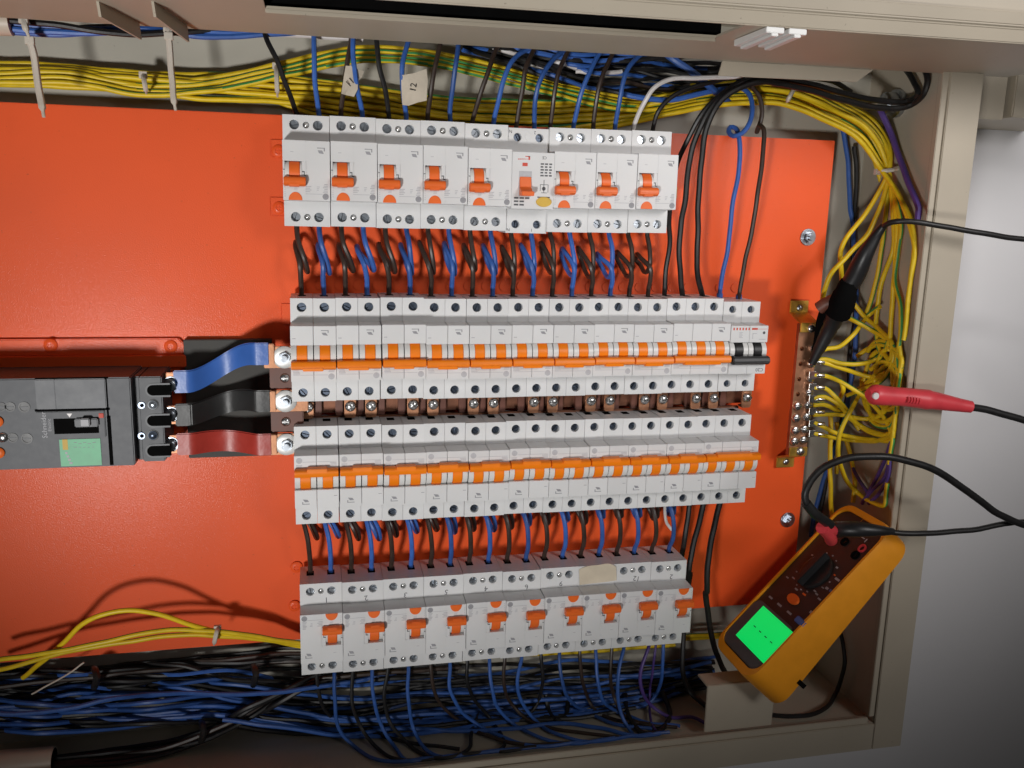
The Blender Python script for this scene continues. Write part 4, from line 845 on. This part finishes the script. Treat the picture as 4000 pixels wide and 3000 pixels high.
# -- run along the main switch side: earth wires over the plate
Z_ = (0, 2175)
for i, (pts) in enumerate([
  [(-60, 820, 34), (0, 805, 36), (300, 768, 42), (600, 715, 46), (900, 650, 46), (1200, 590, 44), (1450, 572, 42), (1700, 585, 40), (2000, 625, 36), (2300, 668, 26), (2500, 700, 20), (2900, 730, 12), (3400, 740, 6), (4300, 700, 0), (5200, 640, -4), (5700, 600, -6)],
  [(-60, 900, 28), (0, 885, 30), (200, 835, 34), (420, 770, 36), (700, 715, 38), (1000, 665, 38), (1300, 625, 37), (1600, 612, 36), (2000, 645, 32), (2300, 680, 24), (2600, 715, 14), (3400, 760, 2), (4300, 720, -4), (5200, 660, -8), (5700, 625, -10)],
  [(180, 950, 14), (230, 910, 18), (350, 810, 30), (480, 690, 40), (650, 530, 46), (800, 455, 48), (1000, 420, 48), (1200, 440, 46), (1400, 500, 43), (1570, 555, 40), (1720, 590, 36), (2050, 640, 30), (2300, 690, 22), (3200, 770, 0), (4300, 760, -10), (5300, 690, -14)]]):
    wire(cr(*Z_, pts), 2.1, 'yel', ('yellow earth wire lying highest across the lower plate edge', 'yellow earth wire running straight below its twin across the plate edge', 'yellow and green earth wire arching over the orange plate')[i], group=None, stripe='grn', twist=(.0, .004, .006)[i], n=12, name='earth_wire', step=5)
# -- dark bundle on the far lower wall
def bundle(n, spine, spread, zr, cols, lab, group, r=2.0, o_=(0, 2175), zs_=None):
    for i in range(n):
        k = cols[i % len(cols)]; ph = nz(3.1); off = ((i+.5)/n-.5)*2
        pts = []
        for j, q in enumerate(spine):
            x, y, sp = q; pts.append((x+nz(20), y+off*spread*sp+nz(spread*.22)+math.sin(ph+j*1.1)*spread*.15, zr[0]+(zr[1]-zr[0])*random.random()))
        wire(cr(*o_, pts), r*random.uniform(.9, 1.08), k, lab % cn[k], group=group, step=7, n=7)
sp1 = [(-80, 1080, 1), (250, 1090, 1), (600, 1060, .9), (1000, 1060, .9), (1400, 1040, .8), (1800, 1100, 1), (2300, 1160, 1), (2800, 1160, 1), (3300, 1090, 1), (3900, 1080, 1.1), (4500, 1050, 1.1), (5100, 1000, .8), (5600, 900, .5)]
bundle(22, sp1, 190, (-22, 6), ['blk', 'blue', 'blk', 'blue', 'blk'], '%s wire in the dark loose bundle lying along the unlit cabinet wall', 'loose dark bundle by the unlit wall', 1.95)
sp2 = [(-80, 1250, 1), (300, 1270, 1), (700, 1250, .9), (1200, 1230, .8), (1700, 1180, .7), (2100, 1260, .9), (2700, 1320, .7), (3300, 1290, .6), (3900, 1240, .6), (4500, 1180, .5), (5000, 1100, .4)]
bundle(10, sp2, 130, (-8, 20), ['blue', 'blk', 'blue', 'blue'], '%s wire in the blue loose bundle lying along the unlit cabinet wall', 'loose blue bundle by the unlit wall', 1.95)
sp3 = [(-80, 1000, 1), (300, 960, 1), (800, 900, .7), (1300, 870, .9), (1800, 840, 1), (2300, 800, 1), (2900, 830, 1)]
bundle(7, sp3, 80, (-18, 4), ['blk', 'brn', 'blk'], '%s wire in the black bundle slipping under the taped row', 'black bundle under the taped row', 1.95)
sp4 = [(150, 1640, 1), (500, 1600, 1), (900, 1560, 1), (1300, 1500, .8), (1650, 1390, .7), (1900, 1260, .7), (2200, 1100, .8), (2500, 970, .8), (3000, 920, .8), (3600, 880, 1)]
bundle(5, sp4, 60, (0, 22), ['blk', 'blk', 'brn'], '%s cable leaving the cream conduit and slanting up to the taped row', 'black cables from the conduit', 2.3)
wire(cr(*Z_, [(-60, 1215, 34), (100, 1235, 36), (300, 1225, 38), (550, 1190, 40), (800, 1130, 40), (960, 1105, 36), (1200, 1080, 22), (1500, 1070, 30), (1750, 1082, 34), (2000, 1075, 34), (2300, 1050, 30), (2700, 990, 22), (3200, 900, 10)]), 2.1, 'blue', 'blue wire lying highest over the dark bundle, running from the edge to the taped row')
wire(cr(*Z_, [(1750, 1280, 20), (2000, 1310, 26), (2300, 1350, 28), (2700, 1400, 26), (3100, 1350, 24), (3700, 1370, 26), (4100, 1340, 30), (4400, 1310, 32), (4700, 1340, 30), (5000, 1440, 24), (5300, 1560, 14)]), 2.0, 'blue', 'long blue wire snaking under the hanging wires of the taped row')
wire(cr(*Z_, [(660, 830, 30), (560, 905, 30), (450, 970, 32), (350, 1020, 32), (250, 1078, 30)]), .7, 'tie', 'thin clear tie tail sticking out of the dark bundle', 'cable tie', name='tie_tail')
for (x_, y_) in ((740, 950), (1990, 930), (1580, 1370)):
    q = cr(*Z_, [(x_, y_-70, 18), (x_+15, y_-40, 30), (x_+20, y_, 34), (x_+10, y_+45, 30), (x_, y_+75, 18)]); mb_ = MB().m('blk'); mb_.tube(spline(q), 3, 8); solo('tape_band', mb_, tuple(q[0]), 'black tape band wrapped round the dark bundle', 'tape', 'black tape bands')
# conduit stubs
a = cr(*Z_, [(-200, 1640, 20), (425, 1590, 20)]); mb_ = MB().m('conduit'); mb_.tube([a[0], a[0].lerp(a[1], .5), a[1]], 11, 24); mb_.m('blackpit').tube([a[1]-(a[1]-a[0]).normalized()*2, a[1]+(a[1]-a[0]).normalized()*.2], 9.6, 24); solo('conduit', mb_, tuple(a[1]), 'cream conduit end with black cables coming out', 'conduit')
a = [U(-90, 82, 46), U(44, 86, 46)]; mb_ = MB().m('conduit'); mb_.tube([a[0], a[0].lerp(a[1], .5), a[1]], 9.5, 24); solo('conduit', mb_, tuple(a[1]), 'cream conduit end with blue cables coming out beside the cover', 'conduit')
# -- top bundles behind the cover edge
Y_ = (0, 0)
for i, (k, pts) in enumerate([
  ('blue', [(60, 185, 44), (400, 215, 44), (800, 225, 42), (1200, 232, 42), (1600, 285, 40), (2050, 275, 38), (2500, 230, 34)]),
  ('blue', [(60, 225, 46), (400, 250, 46), (700, 262, 46), (1000, 250, 44), (1400, 245, 42), (1900, 250, 38), (2500, 200, 34)]),
  ('blk', [(60, 160, 50), (350, 185, 52), (700, 235, 52), (950, 262, 50), (1300, 265, 46), (1700, 230, 40), (2100, 190, 34)]),
  ('blue', [(60, 250, 42), (350, 268, 42), (800, 250, 40), (1200, 215, 38), (1700, 205, 36), (2200, 180, 32)]),
  ('blk', [(60, 205, 38), (400, 235, 38), (900, 205, 36), (1500, 195, 34), (2200, 150, 30)]),
  ('wht', [(1380, 190, 36), (1500, 225, 38), (1700, 255, 38), (1950, 262, 36), (2300, 262, 34), (2600, 290, 32), (2850, 300, 30)])]):
    wire(cr(*Y_, pts), 2.2 if k != 'wht' else 2.6, k, f'{cn[k]} cable, strand {ORD[i]} of the run from the conduit along the cover hinge', group='cables along the cover hinge', step=5)
spT = [(-400, 330, .5), (0, 400, .7), (300, 470, 1), (600, 540, 1.1), (900, 580, 1.1), (1200, 600, 1), (1500, 620, .8), (1800, 600, .6), (2150, 560, .4)]
bundle(14, spT, 150, (-16, 16), ['blk', 'blk', 'blue', 'blk', 'brn'], '%s wire in the dark bundle sagging behind the first row, cover side', 'dark bundle behind the first row', 2.0, (2000, 0))
spT2 = [(-500, 300, .6), (-100, 350, .8), (200, 430, 1), (500, 470, 1), (800, 470, 1), (1100, 450, .9), (1300, 420, .6), (1500, 380, .5)]
bundle(8, spT2, 60, (-8, 22), ['blue', 'blk', 'blk'], '%s wire in the blue bundle pressed against the cover hinge', 'blue bundle by the cover hinge', 2.0, (2000, 0))
wire(cr(*G_, [(1180, 400, 20), (1260, 455, 26), (1400, 555, 28), (1520, 650, 28), (1620, 740, 24), (1700, 800, 14)]), 3.0, 'blue', 'thick blue cable slanting behind the white wire')
wire(cr(*G_, [(860, 740, 20), (1000, 765, 24), (1200, 785, 26), (1400, 755, 26), (1600, 710, 24), (1800, 690, 20)]), 2.4, 'blue', 'blue cable lying under the white wire above the bare plate')
for i, pts in enumerate(([(300, 480, 10), (420, 500, 14), (520, 540, 10)], [(500, 560, 12), (700, 575, 16), (860, 560, 12)], [(150, 500, 6), (300, 540, 8), (420, 600, 4)], [(-150, 370, 18), (-50, 400, 20), (30, 420, 16)])):
    wire(cr(*G_, pts), 1.9, 'wht', f'short glimpse of a white wire among the dark bundle, piece {ORD[i]} from the main switch', group='white wire glimpses')
# -- back wall blue, black and violet runs
wire(cr(*Q_, [(770, 900, -12), (810, 1130, -14), (840, 1450, -16), (850, 1650, -16)])+cr(*V_, [(860, 200, -16), (880, 500, -18), (895, 900, -18), (885, 1250, -18), (840, 1560, -18)])+cr(*W_, [(820, 200, -18), (730, 500, -18), (640, 750, -18), (570, 1000, -18), (540, 1200, -18)]), 2.3, 'blue', 'blue cable running straight down the grey back sheet')
wire(cr(*Q_, [(880, 1150, -16), (895, 1300, -18), (885, 1650, -19)])+cr(*V_, [(890, 200, -19), (860, 420, -19), (880, 700, -19), (880, 1000, -19), (845, 1250, -19), (830, 1560, -19)])+cr(*W_, [(790, 250, -19), (690, 600, -19), (630, 900, -19), (590, 1150, -19)]), 2.3, 'blk', 'black cable running beside the blue one down the grey back sheet')
wire(cr(*Q_, [(1080, 860, 30), (1150, 1000, 30), (1210, 1180, 32), (1300, 1420, 34), (1400, 1640, 36)])+cr(*V_, [(1425, 160, 42), (1452, 225, 50)]), 2.8, 'purple', 'thick violet wire slanting across the cabinet end wall')
for i, pts in enumerate(([(1200, 440, 40), (1100, 640, 34), (1030, 780, 28), (980, 880, 20)], [(1240, 630, 44), (1120, 730, 36), (1000, 850, 26), (940, 940, 16)], [(1290, 640, 50), (1180, 740, 40), (1080, 850, 30), (990, 940, 18)], [(870, 660, 6), (920, 760, 12), (980, 850, 18)])):
    wire(cr(*W_, pts), 1.8, 'purple', ('violet wire rising steepest from the knot above the meter', 'violet wire slanting between two others above the meter', 'violet wire lying closest to the cabinet lip above the meter', 'dark violet wire end dropping into the knot above the meter')[i], group='violet wires above the meter')
# -- ties
def tie(pts, w, t, k, label, name='cable_tie'):
    P = spline(pts, 2.); mb_ = MB().m(k); mb_.tube(P, w, 6, radii=[w*(1 if i < len(P)-3 else .5) for i in range(len(P))]); h = P[0]; mb_.box(h.x-3, h.x+3, h.y-2.6, h.y+2.6, h.z-1.6, h.z+2); solo(name, mb_, tuple(P[0]), label, 'cable tie', 'white cable ties', bevel=.2)
tie(cr(*Y_, [(235, 320, 62), (265, 420, 60), (285, 560, 58), (305, 700, 58), (325, 800, 60), (345, 920, 64)]), 2.6, 1, 'tie', 'milky cable tie tail hanging over the earth bundle, nearest the conduit end')
tie(cr(*Y_, [(185, 155, 62), (205, 230, 64), (235, 310, 63)]), 2.4, 1, 'tie', 'milky cable tie hooked round the blue cables at the conduit end')
tie(cr(*Y_, [(1325, 285, 60), (1335, 400, 58), (1345, 560, 56), (1355, 650, 56), (1362, 760, 58), (1380, 868, 60)]), 2.4, 1, 'tie', 'milky toothed cable tie tail hanging from the cable run')
tie(cr(*Y_, [(1318, 225, 58), (1322, 260, 60), (1326, 290, 60)]), 2.6, 1, 'tie', 'head of the toothed cable tie on the blue cables')
for i, (o_, a, b) in enumerate(((Y_, (1125, 590), (1150, 735)), (Y_, (2170, 520), (2180, 760)), (Q_, (410, 690), (345, 810)), (Q_, (1060, 1350), (1225, 1330)), (Z_, (1710, 560), (1680, 690)))):
    z_ = 14 if i < 2 else (30 if i == 2 else 34); z_ = 46 if i == 4 else z_
    q = cr(*o_, [(a[0], a[1], z_-8), ((a[0]*3+b[0])/4, (a[1]*3+b[1])/4, z_), ((a[0]+b[0])/2, (a[1]+b[1])/2, z_+1.5), ((a[0]+b[0]*3)/4, (a[1]+b[1]*3)/4, z_), (b[0], b[1], z_-8)])
    tie(q, 2.0, 1, 'tie', ('milky tie round the earth bundle near the conduit', 'milky tie round the earth bundle at the start of the first row', 'milky tie round the earth bundle at the cabinet corner', 'milky tie round the earth bundle above the probe clip', 'milky tie round the earth wires on the orange plate')[i])
# -- paper tags
def tag_sheet(pts, z, label, txt, tp_, rot):
    mb_ = MB().m('tapew'); q = [cr(*B_, [(x, y, zz)])[0] for x, y, zz in pts]; n = len(q)
    c = sum((v for v in q), Vector())/n; vs = [tuple(v) for v in q]+[(v.x, v.y, v.z-.35) for v in q]+[(c.x, c.y, c.z+.8), (c.x, c.y, c.z+.45)]
    mb_.add(vs, [(i, (i+1) % n, 2*n) for i in range(n)]+[((i+1) % n+n, i+n, 2*n+1) for i in range(n)]+[(i, i+n, (i+1) % n+n, (i+1) % n) for i in range(n)])
    r_ = root('wire_tag', tuple(c), label, 'tag', 'paper tags on wires'); apart('paper', mb_, r_, c)
    part('handwriting', text_mesh(txt, 5.2, 'blk', extr=.04), r_, loc=(tp_[0], tp_[1], 1.3), rot=rot)
tag_sheet([(1140, 590, 44), (1180, 585, 48), (1240, 575, 49), (1340, 540, 47), (1350, 640, 46), (1340, 790, 47), (1270, 805, 48), (1200, 830, 48), (1150, 825, 44), (1142, 700, 43)], 48, 'paper tag with handwritten 12 folded round a blue wire', '12', (0, 0), math.pi/2-.15)
tag_sheet([(705, 515, 42), (750, 520, 46), (790, 540, 44), (850, 560, 40), (830, 610, 40), (800, 640, 43), (800, 700, 44), (770, 760, 45), (700, 745, 44), (670, 735, 40), (690, 600, 40)], 46, 'creased paper tag folded round a dark wire beside a blue wire', '11', (-2, -2), .8)
# ================================================================ METER
av = Vector((.684, .729, 0)).normalized(); w0 = Vector((av.y, -av.x, 0))
mc = av*178+w0*497+Vector((-5, 0, 79.5))
tilt = Matrix.Identity(3)
Yl = -av; Zl = -w0; Xl = Yl.cross(Zl); AX = Matrix((Xl, Yl, Zl)).transposed()
met = root('multimeter', tuple(mc), 'amber and black digital multimeter with green lit screen lying in the cabinet corner', 'multimeter', axes=AX)
def ML(px, py, h=0.):           # pixel on the meter's face -> local x,y
    q = UP(px, py, mc+Zl*h, Zl)-mc; return q.dot(Xl), q.dot(Yl)
def rrect(x0, x1, y0, y1, r, n=6):
    out = []
    for cx, cy, a0 in ((x1-r, y0+r, -90), (x1-r, y1-r, 0), (x0+r, y1-r, 90), (x0+r, y0+r, 180)):
        for i in range(n+1): t = R(a0+90*i/n); out.append((cx+r*math.cos(t), cy+r*math.sin(t)))
    return out
def m4(x, y): return 2750+x*900/1659, 1900+y*900/1659
Ltop = 97; Lbot = -96; hw = 39
ho = MB().m('myel')
out = rrect(-hw, hw, Lbot, Ltop, 17); inn = rrect(-hw+3.4, hw-3.4, Lbot+7, Ltop-9, 13)
n = len(out)
vs = [(x, y, -35-y*.085) for x, y in out]+[(x*1.0, y, -4) for x, y in out]+[(x*.975, y*.99, 1) for x, y in out]+[(x, y, 1.2) for x, y in inn]+[(x, y, -3) for x, y in inn]
fs = []
for a, b in ((0, 1), (1, 2), (2, 3), (3, 4)):
    for i in range(n): j = (i+1) % n; fs.append((a*n+i, a*n+j, b*n+j, b*n+i))
fs.append(tuple(range(n-1, -1, -1))); ho.add(vs, fs)
part('holster', ho, met, 0, ang=50)
part('stand_notch', MB().m('blackpit').box(-hw-.6, -hw+4, 63, 67.5, -47, -37), met)
fc = MB().m('mface'); fc.prism(inn, -3.2, -1.2); part('face_plate', fc, met, .4)
# screen
sc4 = [ML(*m4(*p_)) for p_ in ((230, 1083), (418, 862), (695, 1088), (490, 1325))]
xs_ = sorted(p_[0] for p_ in sc4); ys_ = sorted(p_[1] for p_ in sc4); x0, x1 = (xs_[0]+xs_[1])/2, (xs_[2]+xs_[3])/2; yy0, yy1 = (ys_[0]+ys_[1])/2, (ys_[2]+ys_[3])/2
x0 = max(x0, -hw+4.4); x1 = min(x1, hw-6)
bz = MB().m('mgrey'); bz.prism(rrect(-hw+3.8, hw-3.8, yy0-3, min(Ltop-10, yy1+13), 9), -1.2, .1); part('bezel', bz, met, .4)
ld = MB().m('lcd'); ld.box(x0, x1, yy0, yy1, .1, .5); part('screen', ld, met)
sg_ = MB().m('lcdd')
cxm = (x0+x1)/2
for k in range(4): sx = cxm-16+10.6*k; sg_.box(sx-2, sx+2, yy0+(yy1-yy0)*.52-.5, yy0+(yy1-yy0)*.52+.5, .5, .6)
part('screen_digits', sg_, met, smooth=False)
# dial and buttons
q = ML(*m4(800, 610)); dl = MB().m('black'); dl.lathe((q[0], q[1], -1.2), [(19, 0), (19, 1), (17.5, 2.2), (16, 2.4)], 32); dl.prism([(q[0]-4, q[1]-19), (q[0]+4, q[1]-19), (q[0]+3, q[1]+19), (q[0]-3, q[1]+19)], 1, 9); part('rotary_dial', dl, met, .8)
q = ML(*m4(643, 812)); bt = MB().m('tog2'); bt.prism([(q[0]+8.6*math.cos(2*math.pi*i/24), q[1]+5*math.sin(2*math.pi*i/24)) for i in range(24)], -1.2, 1.4); part('hold_button', bt, met, .6)
q = ML(*m4(693, 972)); bt = MB().m('mblue'); bt.box(q[0]-7, q[0]+7, q[1]-3.2, q[1]+3.2, -1.2, 1.2); part('blue_button', bt, met, .8)
for p_, k, a, b in (((475, 795), 'print', 3, 1), ((538, 848), 'print', 3.6, 1), ((608, 905), 'print', 3.6, 1), ((955, 665), 'printl', 3.4, 1.1), ((880, 728), 'print', 2, 1.2), ((913, 750), 'mblue', 3, 1.3), ((595, 650), 'print', 2, .7), ((640, 655), 'print', 2.4, .7), ((660, 735), 'print', 2.2, .8), ((716, 772), 'tog2', 2.6, .9), ((806, 770), 'print', 2, .8), ((825, 806), 'print', 2.4, .8), ((1140, 365), 'printl', 2.4, .5), ((1160, 385), 'printl', .6, 2), ((1020, 290), 'print', 2, .6), ((1120, 290), 'print', 2, .6), ((765, 900), 'printl', 1.6, 1.4)):
    q = ML(*m4(*p_)); s_ = MB().m(k); s_.box(q[0]-a, q[0]+a, q[1]-b, q[1]+b, -1.2, -1.02); part('printed_mark', s_, met, smooth=False)
q = ML(*m4(800, 610))
for i in range(15):
    t = R(-60+i*300/14+90); s_ = MB().m(random.choice(('print', 'printl', 'print', 'tog2'))); cx_, cy_ = q[0]+23.5*math.cos(t), q[1]+22*math.sin(t); a, b = random.uniform(.8, 1.9), random.uniform(.5, .8)
    if abs(cx_) < hw-6: s_.box(cx_-a, cx_+a, cy_-b, cy_+b, -1.2, -1.0); part('printed_mark', s_, met, smooth=False)
q = ML(*m4(1165, 262)); s_ = MB().m('zinc'); s_.box(q[0]-8, q[0]+8, q[1]-2.6, q[1]+2.6, -1.2, -1.0); s_.m('mface').box(q[0]-7.2, q[0]+7.2, q[1]-1.9, q[1]+1.9, -1.05, -.95); part('name_badge', s_, met)
for p_, k in (((1137, 443), 'redp'), ((1085, 490), 'blackpit'), ((1010, 395), 'blackpit')):
    q = ML(*m4(*p_)); s_ = MB().m(k); s_.lathe((q[0], q[1], -1.2), [(4.4, 0), (4.4, 1.4), (2.6, 1.4), (2.6, -.2), (.3, -.2)], 20); part('socket', s_, met)
# ================================================================ TEST LEADS
def lead(pts, r, k, label, name='test_lead'): return wire(pts, r, k, label, 'test lead', None, 12, name=name)
J1 = UP(*m4(890, 330), mc+Zl*10, Zl)
lead(cr(*W_, [(2260, 1130, 150), (1980, 1000, 156), (1750, 830, 160), (1540, 690, 162), (1300, 605, 162), (1100, 568, 160), (950, 568, 156), (800, 590, 152), (640, 660, 148), (530, 770, 146), (490, 860, 146), (505, 940, 146), (570, 1010, 146)]), 3.1, 'blk', 'thick black test lead looping round to the red meter plug')
q = cr(*W_, [(500, 935, 146), (560, 1010, 146), (640, 1070, 142), (690, 1105, 138)]); s_ = MB().m('blk'); s_.tube(spline(q), 4.2, 14, radii=None); solo('lead_boot', s_, tuple(q[0]), 'black strain relief boot above the red plug', 'lead boot')
q = [U(*m4(850, 295), 140), U(*m4(885, 330), 134), U(*m4(908, 362), 128), U(*m4(915, 385), 120)]; s_ = MB().m('redp'); s_.tube(spline(q, 2), 5.5, 14, radii=None)
q2 = [U(*m4(885, 305), 138), U(*m4(925, 312), 132), U(*m4(940, 335), 124)]; s_.tube(spline(q2, 2), 4, 12); solo('meter_plug', s_, tuple(q[-1]), 'red plug pushed into the multimeter', 'plug')
lead(cr(*W_, [(2240, 1085, 146), (2080, 1095, 146), (1800, 1145, 146), (1500, 1172, 146), (1300, 1170, 144), (1180, 1165, 142), (1050, 1150, 138)]), 2.5, 'blk', 'thin black test lead running straight into the multimeter')
q = [U(*m4(1360, 325), 142), U(*m4(1250, 318), 142), U(*m4(1120, 310), 138), U(*m4(1000, 308), 130), U(*m4(945, 312), 122)]; s_ = MB().m('black'); P_ = spline(q, 3); s_.tube(P_, 5, 14, radii=[3+4.2*min(1, i/len(P_)*1.6) for i in range(len(P_))]); solo('meter_plug', s_, tuple(q[-1]), 'black plug lying across the multimeter sockets', 'plug')
# black clip
lead(cr(*V_, [(2260, 375, 120), (2000, 345, 120), (1750, 300, 118), (1500, 255, 114), (1350, 238, 110), (1220, 232, 104), (1140, 250, 96), (1095, 290, 88)]), 2.4, 'blk', 'thin black test lead leading to the black crocodile clip')
def VP(x, y, z): return cr(*V_, [(x, y, z)])[0]
cl = root('crocodile_clip', tuple(VP(530, 1340, 32)), 'black insulated crocodile clip biting a screw of the copper earth bar', 'clip'); og = VP(530, 1340, 32)
pts = [VP(1110, 265, 90), VP(1060, 330, 86), VP(960, 500, 80), VP(890, 650, 72), VP(850, 720, 68)]
s_ = MB().m('black'); P_ = spline(pts, 4); s_.tube(P_, 6, 14, radii=[3.2+5.5*min(1, 1.5*i/len(P_)) for i in range(len(P_))]); apart('grip', s_, cl, og)
pts = [VP(840, 700, 70), VP(815, 780, 66), VP(780, 880, 60), VP(750, 950, 54)]; s_ = MB().m('blackpit'); P_ = spline(pts, 4); s_.tube(P_, 12, 14, radii=[7.5+4*min(1, 2*i/len(P_))+.5*(i % 2) for i in range(len(P_))]); apart('collar', s_, cl, og)
pts = [VP(745, 940, 52), VP(690, 1060, 44), VP(620, 1200, 38), VP(545, 1345, 32)]; s_ = MB().m('black'); P_ = spline(pts, 4); s_.tube(P_, 8, 12, radii=[(9.4-6*(i/len(P_))**.9)*(1+.06*(i % 2)) for i in range(len(P_))]); apart('jaw', s_, cl, og)
pts = [VP(660, 920, 44), VP(620, 1030, 36), VP(590, 1180, 30), VP(555, 1330, 27)]; s_ = MB().m('blackpit'); P_ = spline(pts, 4); s_.tube(P_, 6, 10, radii=[6-3*i/len(P_) for i in range(len(P_))]); apart('jaw', s_, cl, og)
s_ = MB().m('brown'); a = VP(640, 880, 48); s_.tube([VP(600, 915, 46), VP(650, 880, 50), VP(720, 850, 54)], 6, 10); apart('thumb_lever', s_, cl, og)
# red probe
def WP(x, y, z): return cr(*W_, [(x, y, z)])[0]
rp_ = root('test_probe', tuple(WP(1010, 90, 95)), 'red rubber test clip lying across the cabinet lip with a black lead', 'probe'); og = WP(1010, 90, 95)
pts = [WP(985, 75, 97), WP(1020, 80, 97), WP(1100, 90, 98), WP(1300, 105, 100), WP(1500, 130, 103), WP(1700, 165, 106), WP(1795, 180, 108)]
s_ = MB().m('redp'); P_ = spline(pts, 3); N = len(P_)
def pr_(u): return 6+7*min(1, u*14) if u < .09 else (13-1.2*math.sin((u-.09)*6)) if u < .6 else 12.2-4.6*(u-.6)/.4
s_.tube(P_, 10, 16, radii=[.72*pr_(i/(N-1)) for i in range(N)]); apart('grip', s_, rp_, og)
s_ = MB().m('wht'); q = WP(1050, 95, 107); s_.cyl((q.x, q.y), 3, q.z-2, q.z+.6, 16); apart('rivet', s_, rp_, og, .4)
for k in range(5): q = WP(1310+22*k, 122+3*k, 110); s_ = MB().m('redp'); s_.tube([Vector((q.x, q.y-2.5, q.z-1)), q, Vector((q.x, q.y+2.5, q.z-1))], .9, 8); apart('grip_ridge', s_, rp_, og)
lead([WP(1760, 172, 108), WP(1850, 190, 108), WP(2000, 225, 109), WP(2240, 290, 110)], 3.4, 'blk', 'thick black test lead leaving the red test clip')
